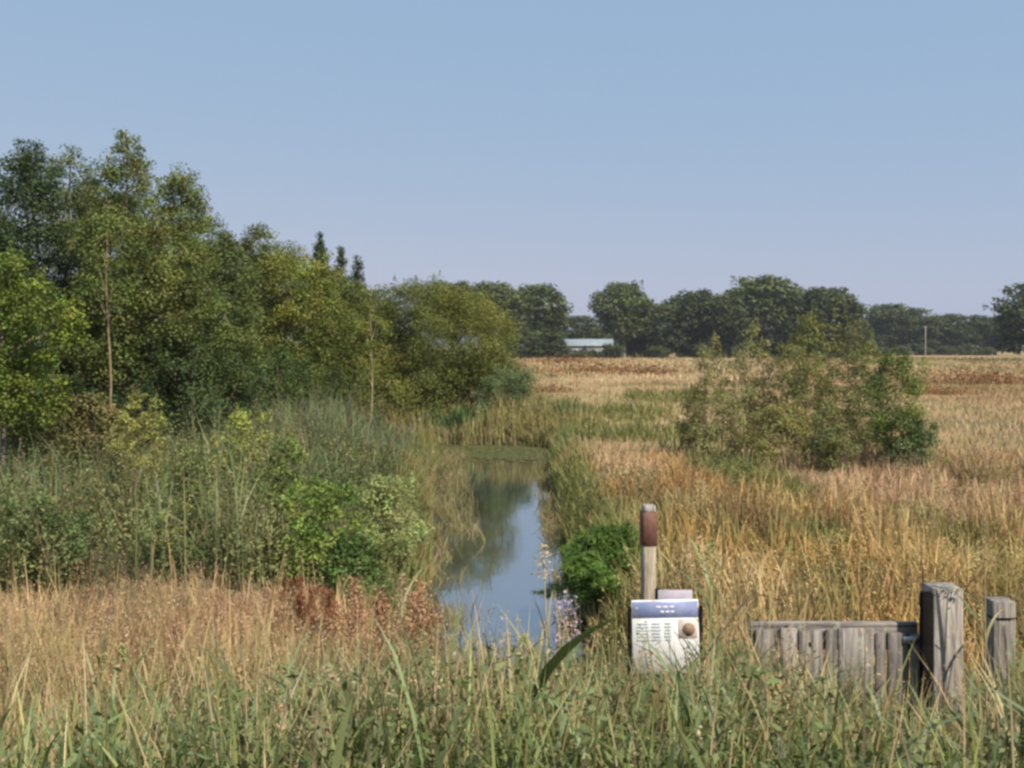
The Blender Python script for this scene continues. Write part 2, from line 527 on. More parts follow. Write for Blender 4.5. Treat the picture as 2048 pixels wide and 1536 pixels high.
FRONT = [(0, 1340), (300, 1330), (600, 1300), (850, 1222), (1000, 1200), (1200, 1245), (1255, 1320), (1385, 1310), (1410, 1205), (1500, 1215), (1560, 1260), (1650, 1310), (1760, 1350), (1870, 1410), (1940, 1350), (2048, 1290)]
TANTOP = [(0, 1235), (350, 1205), (650, 1220), (850, 1240), (1000, 1290)]
REEDTOP = [(0, 915), (300, 905), (450, 860), (550, 815), (700, 785), (780, 800), (850, 885), (885, 985), (900, 1080)]

# ---- close bank: reeds, herbs and thin dry stems, seen from above at the bottom of the picture
mb = MB()
b = scatter(15000, 3.2, 7.6, dry=0.2)
n1 = noise(b[:, 0], b[:, 1], .9, 71, 2)
lx = sstep(-1.5, .8, b[:, 0])
c = mixc(mixc((.26, .255, .08), (.155, .205, .085), n1), TAN, sstep(.45, .7, noise(b[:, 0], b[:, 1], .7, 73, 2)) * (1 - .2 * lx))
c = jit(c * (.45 + 1.1 * noise(b[:, 0], b[:, 1], .45, 79, 2))[:, None], len(b), .3, .1)
mb.blades(b, cap(b, U(.45, 1.0, len(b)) * (.75 + .5 * n1), FRONT, -25, 230), U(.006, .015, len(b)), c, U(.05, .45, len(b)), 4, tip=c * 1.15)
b = scatter(4200, 3.2, 6.9, -2.2, dry=0.2)
c = jit(mixc((.10, .15, .07), (.19, .23, .10), noise(b[:, 0], b[:, 1], .6, 75, 2)) * (.5 + noise(b[:, 0], b[:, 1], .5, 76, 2))[:, None], len(b), .3)
mb.blades(b, cap(b, U(.5, 1.1, len(b)), FRONT, -30, 200), U(.014, .034, len(b)), c, U(.1, .7, len(b)), 5, tip=c * 1.1, droop=.08)
tag(mb.build('bank_grass', M['reed']), 'grey green reeds and grass on the bank along the bottom', 'reeds', kind='stuff')

mb = MB()
b = scatter(4200, 3.2, 7.4, dry=.2, dens=lambda x, y: 1 - .25 * sstep(-1, .6, x))
c = jit(mixc(PALE, TAN, U(0, 1, len(b))), len(b), .2)
tips = mb.blades(b, cap(b, U(.7, 1.2, len(b)), FRONT, -80, 170), U(.004, .010, len(b)), c, U(.03, .4, len(b)), 4)
panicles(mb, tips[::3], .16, jit(mixc(c[::3], (.27, .17, .09), U(0, 1, len(c[::3]))), len(c[::3]), .2), 14, .016)
tag(mb.build('dry_stems', M['straw']), 'thin pale dry grass stems among the green bank plants', 'dry stems', kind='stuff')

mb = MB()
b = scatter(5200, 3.2, 6.6, -1.4, dry=.2)
hh = cap(b, U(.3, .95, len(b)) * (.7 + .7 * noise(b[:, 0], b[:, 1], .7, 81, 2)), FRONT, 40, 260)
t = U(.15, 1, (len(b), 13))
cc = b[:, None] + np.stack([rng.normal(0, .07, t.shape), rng.normal(0, .07, t.shape), t * hh[:, None]], -1)
c = jit(mixc((.085, .12, .04), (.19, .21, .085), noise(b[:, 0], b[:, 1], .5, 83, 2)), len(b), .3)
mb.leaves(cc.reshape(-1, 3), U(.025, .06, t.size), jit(np.repeat(c, 13, 0), t.size, .25), .4, .4)
b2 = scatter(2600, 3.2, 6.6, -99, -1.2, dry=.2)
t = U(.1, 1, (len(b2), 10))
h2 = cap(b2, U(.2, .7, len(b2)), FRONT, 60, 300)
cc = b2[:, None] + np.stack([rng.normal(0, .07, t.shape), rng.normal(0, .07, t.shape), t * h2[:, None]], -1)
mb.leaves(cc.reshape(-1, 3), U(.03, .06, t.size), jit((.12, .145, .05), t.size, .3), .45, .5)
tag(mb.build('bank_leaves', M['leaf']), 'dense small leaved green herbs on the bank at the bottom', 'herbs', kind='stuff')

# ---- dry tan grass with seed heads, left foreground
mb = MB()
def dl(x, y): return .25 + .75 * sstep(.35, .6, noise(x, y, 1.6, 91, 2))
b = scatter(26000, 5.6, 14.0, -99, -0.6, dl, dry=.15)
c = jit(mixc((.46, .345, .17), (.52, .345, .195), noise(b[:, 0], b[:, 1], 1.3, 93, 2)), len(b), .25)
c = mixc(c, (.17, .18, .065), np.maximum(sstep(.5, .7, noise(b[:, 0], b[:, 1], 1.1, 95, 2)) * .65, (1 - sstep(6.0, 7.6, b[:, 1])) * .6))
c = c * (.6 + .8 * sstep(.25, .75, noise(b[:, 0], b[:, 1], .5, 98, 3)))[:, None]
c = mixc(c, (.19, .09, .05), sstep(.6, .75, noise(b[:, 0], b[:, 1], .8, 97, 2)) * .7)
tips = mb.blades(b, cap(b, U(.45, 1.1, len(b)), TANTOP, -60, 150, 110, .8), U(.005, .012, len(b)), c, U(.03, .35, len(b)), 3, tip=c * 1.1)
panicles(mb, tips[::3], .2, jit((.46, .315, .19), len(tips[::3]), .25), 11, .019)
tag(mb.build('meadow_grass', M['straw']), 'tan dry grass with pinkish seed heads on the near left bank', 'grass', kind='stuff')

# ---- left reed bed beside the stream
mb = MB()
def dreed(x, y): return (.03 + .97 * sstep(.38, .55, noise(x, y, 1.5, 101, 2))) * (y > 10.9 + 2.6 * noise(x, x * 0, 1.1, 113, 3)) * (1 - .55 * (1 - sstep(15, 22, y)))
b = scatter(26000, 10.9, 36.0, -99, -1.0, dreed, dry=.1, power=.4)
edge = sstep(0, 3.4, channel(b[:, 0], b[:, 1]) + .8 * (noise(b[:, 0], b[:, 1], 1.0, 104, 2) - .5))
n1 = noise(b[:, 0], b[:, 1], 2.0, 103, 3)
ht = (.28 + 1.3 * edge) * (.7 + .6 * noise(b[:, 0], b[:, 1], 1.8, 105, 2)) * U(.65, 1.1, len(b))
c = mixc((.10, .135, .068), (.20, .21, .085), n1)
c = mixc(c, (.30, .22, .12), sstep(.55, .8, noise(b[:, 0], b[:, 1], 1.1, 107, 2)) * .65)
def lum(b, sd, s1=1.3): return (.55 + .95 * sstep(.25, .75, noise(b[:, 0], b[:, 1], s1, sd, 3)))[:, None]
c = mixc(c, (.13, .19, .115), sstep(20, 26, b[:, 1]) * sstep(.35, .6, noise(b[:, 0], b[:, 1], 2.5, 118, 2)) * .8)
c = jit(c * lum(b, 116), len(b), .3, .1)
ht = cap(b, ht * 1.2 * (.55 + .9 * noise(b[:, 0], b[:, 1], .8, 111, 2)), REEDTOP, -25, 210, 190, 1.1)
tips = mb.blades(b, ht, U(.010, .026, len(b)), c, U(.05, .6, len(b)), 3, tip=c * 1.2)
panicles(mb, tips[::14], .25, jit((.24, .17, .11), len(tips[::14]), .2), 10, .045)
tag(mb.build('reed_bed', M['reed']), 'tall grey green reed bed along the left side of the stream', 'reeds', kind='stuff')

mb = MB()
def dun(x, y): return (y > 10.9 + 2.6 * noise(x, x * 0, 1.1, 113, 3)) * (.15 + .85 * sstep(.35, .5, noise(x, y, 1.2, 115, 2)))
b = scatter(17000, 10.9, 26.0, -99, -1.5, dun, dry=.3, power=.4)
t = U(.1, 1, (len(b), 12))
hh = cap(b, U(.5, 1.6, len(b)) * (.25 + 1.4 * noise(b[:, 0], b[:, 1], .9, 110, 2)), REEDTOP, -30, 190, 190, 1.1) * (.3 + .7 * sstep(.2, 3.0, channel(b[:, 0], b[:, 1])))
cc = b[:, None] + np.stack([rng.normal(0, .13, t.shape), rng.normal(0, .13, t.shape), t * hh[:, None]], -1)
c = mixc((.075, .11, .035), (.19, .20, .075), sstep(.3, .7, noise(b[:, 0], b[:, 1], 1.0, 109, 2)))
c = jit(mixc(c, (.16, .12, .06), sstep(.58, .75, noise(b[:, 0], b[:, 1], .9, 112, 2)) * .7) * lum(b, 117, 1.0), len(b), .25)
mb.leaves(cc.reshape(-1, 3), U(.04, .085, t.size), jit(np.repeat(c, 12, 0), t.size, .2), .45, .5)
tag(mb.build('bank_undergrowth', M['leaf']), 'leafy green weeds mixed into the left reed bed', 'weeds', kind='stuff')

# ---- sedge fringe leaning over the water
mb = MB()
q = np.stack([U(-3.5, 2.6, 60000), U(9, 38, 60000)], 1)
d = channel(q[:, 0], q[:, 1])
q = q[(d > .04) & (d < .8) & (U(0, 1, len(q)) < sstep(.3, .5, noise(q[:, 0], q[:, 1], .9, 181, 2)) * .9 + .1)][:9000]
b = np.concatenate([q, np.maximum(terrain(q[:, 0], q[:, 1]), WATER_Z - .1)[:, None]], 1)
c = jit(mixc(mixc((.12, .17, .05), (.24, .23, .08), noise(b[:, 0], b[:, 1], 1.0, 183, 2)), (.33, .24, .11), sstep(.55, .7, noise(b[:, 0], b[:, 1], .7, 185, 2)) * .7), len(b), .25)
az = np.where(b[:, 0] > -.3, np.pi, 0) + rng.normal(0, 1.3, len(b))
mb.blades(b, U(.2, .62, len(b)) * (.35 + 1.1 * noise(b[:, 0], b[:, 1], .6, 187, 2)), U(.012, .024, len(b)), c, U(.05, .55, len(b)), 4, az=az, tip=c * 1.15)
tag(mb.build('waterside_sedge', M['reed']), 'green and straw sedge fringe leaning over both edges of the water', 'sedge', kind='stuff')

mb = MB()
q = np.stack([U(-3.2, 1.4, 90000), U(13, 34, 90000)], 1)
d = channel(q[:, 0], q[:, 1]); left = q[:, 0] < -.35
keep = (d > np.where(left, -1.05, -.35)) & (d < .15) & (U(0, 1, len(q)) < sstep(.42, .62, noise(q[:, 0], q[:, 1], .8, 201, 3)) * np.where(left, sstep(-1.1, .1, d), .8))
q = q[keep][:5200]
b = np.concatenate([q, np.full((len(q), 1), WATER_Z - .1)], 1)
c = jit(mixc((.14, .15, .05), (.26, .20, .10), noise(b[:, 0], b[:, 1], .8, 203, 2)), len(b), .3)
mb.blades(b, U(.2, .62, len(b)) * (.4 + .9 * noise(b[:, 0], b[:, 1], .7, 205, 2)), U(.010, .02, len(b)), c, U(.05, .8, len(b)), 4, tip=c * 1.15)
tag(mb.build('emergent_reeds', M['reed']), 'thin brownish reeds standing in the shallow edges of the stream', 'reeds', kind='stuff')

# ---- reeds beyond the bend
mb = MB()
b = scatter(9000, 37.0, 44.0, -9, 3.6, None, dry=.05)
n1 = noise(b[:, 0], b[:, 1], 2.2, 121, 2)
c = jit(mixc((.075, .135, .045), (.29, .26, .105), sstep(.38, .6, n1)), len(b), .25)
tall = 1 - .55 * sstep(2.2, 3.6, b[:, 0])
tips = mb.blades(b, U(.5, 1.3, len(b)) * tall * (.35 + 1.0 * noise(b[:, 0], b[:, 1], 1.3, 123, 2)), U(.025, .05, len(b)), c, U(.05, .35, len(b)), 3)
panicles(mb, tips[::9], .3, jit((.34, .26, .13), len(tips[::9]), .2), 9, .07)
tag(mb.build('far_reeds', M['reed']), 'yellow green reeds on the far bank where the stream bends', 'reeds', kind='stuff')

# ---- floating weed at the bend
mb = MB()
k = 16000
x, y = U(-9, 2, k), U(31.5, 38.5, k)
keep = (channel(x, y) < .1) & (U(0, 1, k) < sstep(32.0, 35.5, y + 3.2 * (noise(x, y, 1.1, 131, 3) - .5)))
q = np.stack([x[keep], y[keep], np.full(keep.sum(), WATER_Z + .012)], 1)
nn = len(q); ang = np.linspace(0, 2 * np.pi, 6, endpoint=False)
r = U(.05, .10, nn)
v = q[:, None] + np.stack([np.cos(ang)[None] * r[:, None], np.sin(ang)[None] * r[:, None], U(0, .01, (nn, 6))], -1)
fi = np.arange(nn)[:, None] * 6
mb.add(v.reshape(-1, 3), np.concatenate([fi + np.array([[0, 1, 2, 3]]), fi + np.array([[0, 3, 4, 5]])]), np.repeat(jit((.12, .125, .045), nn, .3), 6, 0))
tag(mb.build('duckweed', M['leaf']), 'olive floating weed covering the water at the bend', 'water weed', kind='stuff')

def patch(b, px, py, w, h):
    """0..1 inside an irregular patch of the field that is seen around photo pixel px, py"""
    Yc = 2 * F * H / 2 / (py - HZ) ; xc = (px - 1024) * Yc / F
    ry = max(h * Yc * Yc / (F * H) / 2, .4); rx = w * Yc / F / 2
    d = np.hypot((b[:, 0] - xc) / rx, (b[:, 1] - Yc) / ry) + .9 * (noise(b[:, 0], b[:, 1], rx * .5, int(px), 3) - .5)
    return 1 - sstep(.7, 1.15, d)


GREENS = [(1490, 970, 190, 110), (1290, 868, 260, 46), (1950, 890, 150, 22), (1800, 1050, 170, 46), (1960, 950, 190, 50), (1150, 1000, 120, 200), (1380, 890, 200, 40), (1620, 1090, 130, 50), (1950, 1120, 150, 60), (1250, 830, 200, 26), (1330, 800, 200, 20), (1700, 900, 260, 50)]
PINKS = [(1850, 1005, 420, 60), (1650, 990, 160, 50), (1950, 1060, 200, 40), (1250, 950, 160, 60)]
ORANGES = [(1640, 1190, 420, 110), (1420, 1150, 160, 90)]
BROWNS = [(1930, 975, 120, 30), (1760, 965, 160, 40), (1550, 905, 120, 60), (2000, 1075, 200, 30), (1480, 1080, 110, 40)]


def anyp(b, L):
    return np.max([patch(b, *q) for q in L], axis=0)


# ---- golden tall grass on the right bank
mb = MB()
def dg(x, y): return .12 + .88 * sstep(.36, .52, noise(x, y, 1.2, 141, 2))
b = scatter(30000, 7.0, 26.0, .7, 99, dg, dry=.08, power=.5)
n1 = noise(b[:, 0], b[:, 1], 3.2, 143, 2)
c = mixc(GOLD, ORANGE, sstep(.45, .75, n1))
c = mixc(c, PALE, sstep(.5, .75, noise(b[:, 0], b[:, 1], 2.1, 145, 2)) * .6)
c = mixc(c, (.21, .21, .07), sstep(.56, .7, noise(b[:, 0], b[:, 1], 1.9, 147, 2)) * .75)
c = mixc(c, (.27, .17, .085), sstep(.56, .7, noise(b[:, 0], b[:, 1], 1.2, 148, 2)) * .7)
c = mixc(c, (.14, .17, .05), (1 - sstep(.1, .8, channel(b[:, 0], b[:, 1]))) * .6)
c = mixc(c, (.43, .30, .19), sstep(3.5, 7, b[:, 0]) * sstep(13, 17, b[:, 1]) * .7)
gp = anyp(b, GREENS)
c = mixc(c, (.52, .365, .225), anyp(b, PINKS) * .8)
c = mixc(c, (.50, .30, .11), anyp(b, ORANGES) * .7)
c = mixc(c, (.22, .145, .075), anyp(b, BROWNS) * .7)
c = mixc(c, (.165, .185, .055), gp * .85)
c = jit(c, len(b), .25, .08)
ht = U(.25, .95, len(b)) * (.35 + 1.2 * noise(b[:, 0], b[:, 1], 1.1, 149, 2)) * (1 - .35 * gp) * (1 - .3 * sstep(14, 20, b[:, 1]))
tips = mb.blades(b, ht, U(.006, .016, len(b)) * (1 + b[:, 1] / 20), c, U(.05, .5, len(b)), 3, tip=c * 1.12)
panicles(mb, tips[::5], .2, c[::5] * 1.05, 9, .035)
tag(mb.build('golden_grass', M['straw']), 'golden dry tall grass covering the right bank of the stream', 'grass', kind='stuff')

mb = MB()
def dw(x, y): return sstep(.60, .70, noise(x, y, 2.3, 171, 2))
b = scatter(2600, 7.5, 26, 1.0, 99, dw, dry=.25, power=.5)
t = U(.1, 1, (len(b), 14))
hh = U(.3, .8, len(b)) * (.5 + .8 * noise(b[:, 0], b[:, 1], .9, 173, 2))
cc = b[:, None] + np.stack([rng.normal(0, .11, t.shape), rng.normal(0, .11, t.shape), t * hh[:, None]], -1)
c = jit(mixc((.10, .12, .04), (.20, .20, .08), noise(b[:, 0], b[:, 1], 1.0, 175, 2)), len(b), .25)
mb.leaves(cc.reshape(-1, 3), U(.03, .07, t.size), jit(np.repeat(c, 14, 0), t.size, .25), .4, .4)
tag(mb.build('grassland_weeds', M['leaf']), 'olive green weeds in loose patches among the golden grass', 'weeds', kind='stuff')

mb = MB()
b = scatter(5600, 13, 60, 1.2, 99, lambda x, y: anyp(np.stack([x, y], 1), [g_ for g_ in GREENS if g_[0] < 1900] + [(1260, 832, 150, 20), (1180, 860, 120, 50)]) ** 2 * sstep(.35, .6, noise(x, y, 1.2, 195, 2)), power=.8, dry=.25)
c = jit(mixc((.125, .145, .045), (.25, .235, .085), noise(b[:, 0], b[:, 1], 1.4, 191, 2)), len(b), .25)
mb.blades(b, U(.2, .65, len(b)) * (.4 + 1.1 * noise(b[:, 0], b[:, 1], 1.1, 193, 2)), U(.012, .02, len(b)) * (1 + b[:, 1] / 25), c, U(.1, .6, len(b)), 3, tip=c * 1.15)
tag(mb.build('green_rushes', M['reed']), 'patches of green rushes in the dry field beyond the right bank', 'rushes', kind='stuff')

# ---- dry field beyond
mb = MB()
b = scatter(42000, 24, 95, -8, 99, None, power=1.0, dry=.2, spread=.54)
b = b[~((b[:, 0] < -2) & (b[:, 1] < 44))]
n1 = noise(b[:, 0], b[:, 1] * .5, 5, 151, 3)
c = mixc((.47, .36, .205), (.49, .345, .215), n1)
c = mixc(c, (.20, .21, .08), np.maximum(sstep(.5, .62, noise(b[:, 0], b[:, 1] * .6, 5.5, 153, 3)) * .8, anyp(b, GREENS) * .85))
c = mixc(c, (.29, .195, .10), sstep(.52, .64, noise(b[:, 0], b[:, 1] * .7, 6, 155, 3)) * .75)
c = mixc(c, (.56, .44, .28), sstep(.52, .66, noise(b[:, 0], b[:, 1] * .7, 7, 156, 3)) * .6)
c = mixc(c, (.23, .225, .09), anyp(b, [g_ for g_ in GREENS if g_[0] < 1900]) * .65)
c = jit(c, len(b), .22)
mb.blades(b, U(.12, .42, len(b)) * (.4 + 1.0 * n1), U(.02, .05, len(b)) * (b[:, 1] / 40) ** .6, c, U(.1, .6, len(b)), 2)
tag(mb.build('field_grass', M['straw']), 'short pale straw grass covering the middle of the field', 'grass', kind='stuff')
mb = MB()
b = scatter(26000, 90, 262, -60, 150, None, power=1.0, dry=.2, spread=.54)
c = mixc((.47, .36, .205), (.40, .275, .145), sstep(.45, .7, noise(b[:, 0], b[:, 1] * .3, 16, 157, 3)))
c = jit(mixc(c, (.20, .20, .08), sstep(.56, .72, noise(b[:, 0], b[:, 1] * .3, 20, 159, 3)) * .7), len(b), .2)
mb.blades(b, U(.25, .6, len(b)), U(.12, .3, len(b)), c, U(.1, .6, len(b)), 2)
tag(mb.build('distant_grass', M['straw']), 'brownish straw grass reaching to the far trees', 'grass', kind='stuff')


# ------------------------------------------------------------------ trees and shrubs
def prof(kind, t):
    if kind == 'cone':   return np.clip((1 - t) ** .52 * (0.45 + .55 * sstep(0, .22, t)) * 1.05, .10, 1)
    if kind == 'spire':  return np.clip((1 - t) ** .9 * (.5 + .5 * sstep(0, .15, t)), .03, 1)
    if kind == 'oval':   return np.sqrt(np.clip(1 - ((t - .45) / .57) ** 2, .02, 1))
    if kind == 'dome':   return np.sqrt(np.clip(1 - (t * .98) ** 2.4, .03, 1)) * (.85 + .15 * sstep(0, .2, t))
    if kind == 'column': return np.clip((1 - t) ** .4 * (.55 + .45 * sstep(0, .3, t)), .08, 1)
    return np.sqrt(np.clip(1 - ((t - .55) / .5) ** 2, .02, 1))          # round


def plant_meshes(h, R, kind='oval', base=.12, clumps=150, per=90, leaf=.12, tint=(.07, .1, .03), tint2=None, bark=(1, 1, 1), stems=1,
                 crad=.5, aspect=.6, trunk_r=None, limbs=12, lean=0.0, shell=.5, lobes=.42, flat=.7, sprout=0.0, patch=.5):
    """trunk and crown meshes of a tree or shrub standing at the origin"""
    tr, cr = MB(), MB()
    tint, tint2 = np.array(tint) * [1.4, 1.5, 1.2], np.array(tint if tint2 is None else tint2) * [1.4, 1.5, 1.2]
    clumps = int(clumps * 1.65)
    if leaf < .3: leaf, per, crad = leaf * .74, per * 1.6, crad * .9
    else: R *= 1.0
    ph = U(0, 6.28, 6)
    t = np.clip(rng.beta(1.15, 1.15, clumps * 3), .0, 1)
    pr = prof(kind, t)
    t = t[U(0, 1, len(t)) < pr * .85 + .15][:clumps]
    n = len(t); pr = prof(kind, t)
    a = U(0, 2 * np.pi, n)
    lob = 1 + lobes * (np.sin(2 * a + ph[0] + 4 * t) * .5 + np.sin(3 * a + ph[1] - 6 * t) * .35 + np.sin(9 * t + ph[2] + a) * .45)
    rr = R * pr * lob * (shell + (1 - shell) * np.sqrt(U(0, 1, n))) * np.where(U(0, 1, n) < .25, U(.25, .9, n), 1)
    zz = h * (base + (1 - base) * t)
    lx = lean * h * (zz / h) ** 1.5
    C = np.stack([np.cos(a) * rr + lx, np.sin(a) * rr, zz], 1)
    rc = crad * U(.45, 1.4, n) * (.6 + .4 * np.clip(pr * 1.6, 0, 1))
    m = np.maximum((per * (rc / crad) ** 2 * U(.6, 1.3, n)).astype(int), 8)
    idx = np.repeat(np.arange(n), m); K = len(idx)
    off = rng.normal(size=(K, 3)); off /= np.linalg.norm(off, axis=1)[:, None]
    off *= (U(0, 1, K) ** .5)[:, None]
    off[:, 2] *= flat
    L = C[idx] + off * rc[idx][:, None]
    L[:, 2] = np.maximum(L[:, 2], .05)
    pt = np.clip(noise(C[:, 0] * 1.3 + a, C[:, 2], R * .8, int(ph[0] * 100), 2) * 1.6 - .3 + U(-.25, .25, n), 0, 1)
    cc = jit(mixc(tint, tint2, pt * patch * 2 if patch < .5 else pt), n, .36, .08)
    cr.leaves(L, leaf * U(.6, 1.35, K), jit(cc[idx], K, .22, .06), aspect, .45, out=off * .9)
    if sprout:                                                          # leafy shoots standing out of the outline
        ns = int(sprout)
        top = np.argsort(-(zz + rr * .5))[:ns * 2]
        for i in rng.permutation(top)[:ns]:
            ln = h * U(.05, .11)
            d = np.array([C[i, 0] * .25 / max(R, .1), C[i, 1] * .25 / max(R, .1), 1.0]) * ln
            s_ = U(0, 1, 60)
            cr.leaves(C[i] + s_[:, None] * d + rng.normal(0, crad * .16, (60, 3)) * (1.2 - s_[:, None]), leaf * U(.5, 1.0, 60), jit(cc[i], 60, .25), aspect, .3)
    trunk_r = trunk_r or h * .016
    for s_ in range(stems):
        sa = U(0, 6.28); so = 0 if stems == 1 else R * .28
        top = np.array([lean * h, 0, h * .93]) if stems == 1 else np.array([math.cos(sa) * R * U(.2, .7) + lean * h, math.sin(sa) * R * U(.2, .7), h * U(.55, .9)])
        bs = np.array([math.cos(sa) * so, math.sin(sa) * so, -.25])
        u = np.linspace(0, 1, 9)
        pts = bs + (top - bs) * u[:, None]
        pts[:, :2] += (np.sin(u * U(3, 6) + sa)[:, None] * [math.cos(sa + 1), math.sin(sa + 1)]) * h * .012 * np.sin(np.pi * u)[:, None]
        k = 1 if stems == 1 else U(.45, .8)
        tr.tube(pts, trunk_r * k * (1 - u * .88) * np.where(u == 0, 1.35, 1), bark, 8)
        nl = limbs if stems == 1 else max(3, limbs // stems)
        for i in rng.choice(n, min(nl, n), replace=False):
            f_ = np.clip((zz[i] / h - U(.08, .2)) / .93, .08, .9)
            st = np.array([np.interp(f_, u, pts[:, q]) for q in range(3)])
            w = np.linspace(0, 1, 5)
            lp = st + (C[i] - st) * w[:, None]
            lp[:, 2] += np.sin(np.pi * w) * .05 * h * U(-.4, .8)
            tr.tube(lp, trunk_r * k * .36 * (1 - w * .8), bark, 5)
    return tr.mesh('trunk', True), cr.mesh('crown')


def place(name, meshes, loc, label, cat, group=None, rz=0.0, s=(1, 1, 1), crown='crown', trunk='trunk'):
    root = empty(name, loc, label, cat, group)
    root.rotation_euler.z = rz
    root.scale = s
    for nm, me, mt in ((trunk, meshes[0], 'bark'), (crown, meshes[1], 'leaf')):
        if not me.materials: me.materials.append(M[mt])
        link(bpy.data.objects.new(nm, me), root)
    return root


def ground_at(px, Y):
    x = (px - 1024) * Y / F
    return (x, Y, float(terrain(x, Y)) - .03)


def tree_px(name, label, px, top, Y, R, cat='tree', group=None, **kw):
    x, y, z = ground_at(px, Y)
    h = (H - (top - HZ) * Y / F - z) * (.955 if kw.get('sprout') else .985)
    return place(name, plant_meshes(h, R, **kw), (x, y, z), label, cat, group)


WG = 'trees of the wood left of the stream'
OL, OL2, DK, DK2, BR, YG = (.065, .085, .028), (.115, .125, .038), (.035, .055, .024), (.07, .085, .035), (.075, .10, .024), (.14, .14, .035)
tree_px('alder_tree', 'dark bushy tree at the left edge with a rounded dark top', 55, 268, 30, 2.7, group=WG, kind='cone', base=.1, clumps=230, per=95, leaf=.13, tint=(.026, .042, .022), tint2=(.048, .062, .028), crad=.55, sprout=0)
tree_px('alder_tree', 'tree with an olive crown between the dark left tree and the tallest tree', 140, 290, 33, 2.2, group=WG, kind='cone', base=.15, clumps=150, per=80, leaf=.13, tint=(.09, .10, .035), tint2=OL2, crad=.5, sprout=0)
tree_px('alder_tree', 'tallest tree of the wood with a dense olive crown', 255, 258, 29, 1.95, group=WG, kind='cone', base=.22, clumps=220, per=85, leaf=.12, tint=OL, tint2=(.13, .13, .045), bark=(1.7, 1.5, 1.15), trunk_r=.09, crad=.45, sprout=0)
tree_px('alder_tree', 'pointed olive tree just right of the tallest tree', 362, 328, 31, 1.75, group=WG, kind='cone', base=.1, clumps=230, per=85, leaf=.12, tint=OL, tint2=OL2, crad=.48, sprout=0)
tree_px('alder_tree', 'shorter dark tree filling the notch beside the pointed olive tree', 445, 452, 36, 1.5, group=WG, kind='cone', base=.06, clumps=150, per=85, leaf=.13, tint=DK2, tint2=OL, crad=.5, sprout=0)
tree_px('alder_tree', 'green tree with a twin tipped top in the middle of the wood', 520, 442, 38, 1.75, group=WG, kind='cone', base=.05, clumps=210, per=85, leaf=.13, tint=OL, tint2=YG, crad=.5, sprout=0)
tree_px('alder_tree', 'low rounded yellow green tree before the thin spire tops', 610, 492, 41, 2.0, group=WG, kind='oval', base=.04, clumps=220, per=85, leaf=.13, tint=(.08, .095, .028), tint2=YG, crad=.52, sprout=0)
tree_px('spruce_tree', 'thin dark spire top rising just behind the low yellow green tree', 640, 458, 50, 1.1, group=WG, kind='spire', base=.1, clumps=300, per=60, leaf=.16, tint=(.03, .05, .026), tint2=(.05, .07, .035), crad=.4)
tree_px('spruce_tree', 'thin sparse spire between two darker spires', 682, 490, 52, .9, group=WG, kind='spire', base=.1, clumps=220, per=50, leaf=.16, tint=(.055, .065, .04), tint2=(.07, .075, .045), crad=.38)
tree_px('spruce_tree', 'blunt dark conifer top next to the willow', 716, 496, 54, 1.1, group=WG, kind='spire', base=.1, clumps=150, per=60, leaf=.17, tint=(.03, .05, .028), tint2=(.045, .065, .034), crad=.45)
tree_px('alder_tree', 'broad olive tree tucked between the spires and the willow', 728, 562, 46, 2.1, group=WG, kind='dome', base=.02, clumps=200, per=85, leaf=.14, tint=(.085, .095, .03), tint2=(.14, .135, .04), crad=.55, sprout=0)
tree_px('willow_tree', 'wide dome shaped yellow olive willow at the right end of the wood', 862, 548, 43, 3.75, group=WG, kind='dome', base=.02, clumps=560, per=95, leaf=.15, aspect=.32, tint=(.08, .09, .032), tint2=(.14, .14, .04), stems=5, crad=.6, trunk_r=.16, limbs=24, sprout=8, bark=(1.3, 1.2, 1.0))
tree_px('willow_bush', 'small grey green willow bush at the foot of the big willow', 1012, 725, 41, 1.15, 'bush', kind='dome', base=.05, clumps=70, per=70, leaf=.12, aspect=.35, tint=(.07, .10, .055), tint2=(.10, .13, .07), stems=3, crad=.35)
tree_px('young_tree', 'bright green leafy young tree reaching in at the left edge', 5, 490, 22, 1.15, group=WG, kind='oval', base=.22, clumps=120, per=80, leaf=.11, tint=BR, tint2=(.125, .15, .03), crad=.36, sprout=16, lobes=.7)
tree_px('alder_tree', 'dark tree at the left rim behind the bright young tree', -45, 340, 26, 1.8, group=WG, kind='cone', base=.08, clumps=150, per=85, leaf=.12, tint=DK, tint2=DK2, crad=.5)
tree_px('birch_tree', 'slender birch with a thin pale bare trunk in front of the tallest tree', 216, 400, 24.5, .7, group=WG, kind='oval', base=.6, clumps=22, per=50, leaf=.1, tint=OL, tint2=OL2, bark=(1.45, 1.25, .9), trunk_r=.04, crad=.32, limbs=5)
tree_px('birch_tree', 'small birch with a thin whitish bare stem before the willow', 741, 590, 36, .6, group=WG, kind='oval', base=.6, clumps=20, per=50, leaf=.1, tint=OL2, tint2=YG, bark=(1.9, 1.75, 1.4), trunk_r=.042, crad=.3, limbs=4)
for lab, px, top, Y, R, t1, t2 in [
        ('dim tree filling the notch left of the tallest tree, behind the front row', 195, 330, 37, 2.2, DK2, OL),
        ('dim tree filling the notch right of the tallest tree, behind the front row', 305, 352, 38, 2.2, DK2, OL2),
        ('dim tree behind the shorter dark tree in the middle of the wood', 415, 420, 42, 2.2, OL, OL2),
        ('dim tree behind the gap before the twin tipped tree', 480, 480, 44, 2.2, OL, OL2),
        ('dim tree behind the twin tipped tree and the low yellow green one', 565, 490, 46, 2.2, OL, YG),
        ('dim tree behind the spire tops near the willow', 665, 545, 47, 2.0, OL, OL2)]:
    tree_px('alder_tree', lab, px, top, Y, R, group=WG, kind='oval', base=.05, clumps=150, per=70, leaf=.15, tint=t1, tint2=t2, crad=.6)
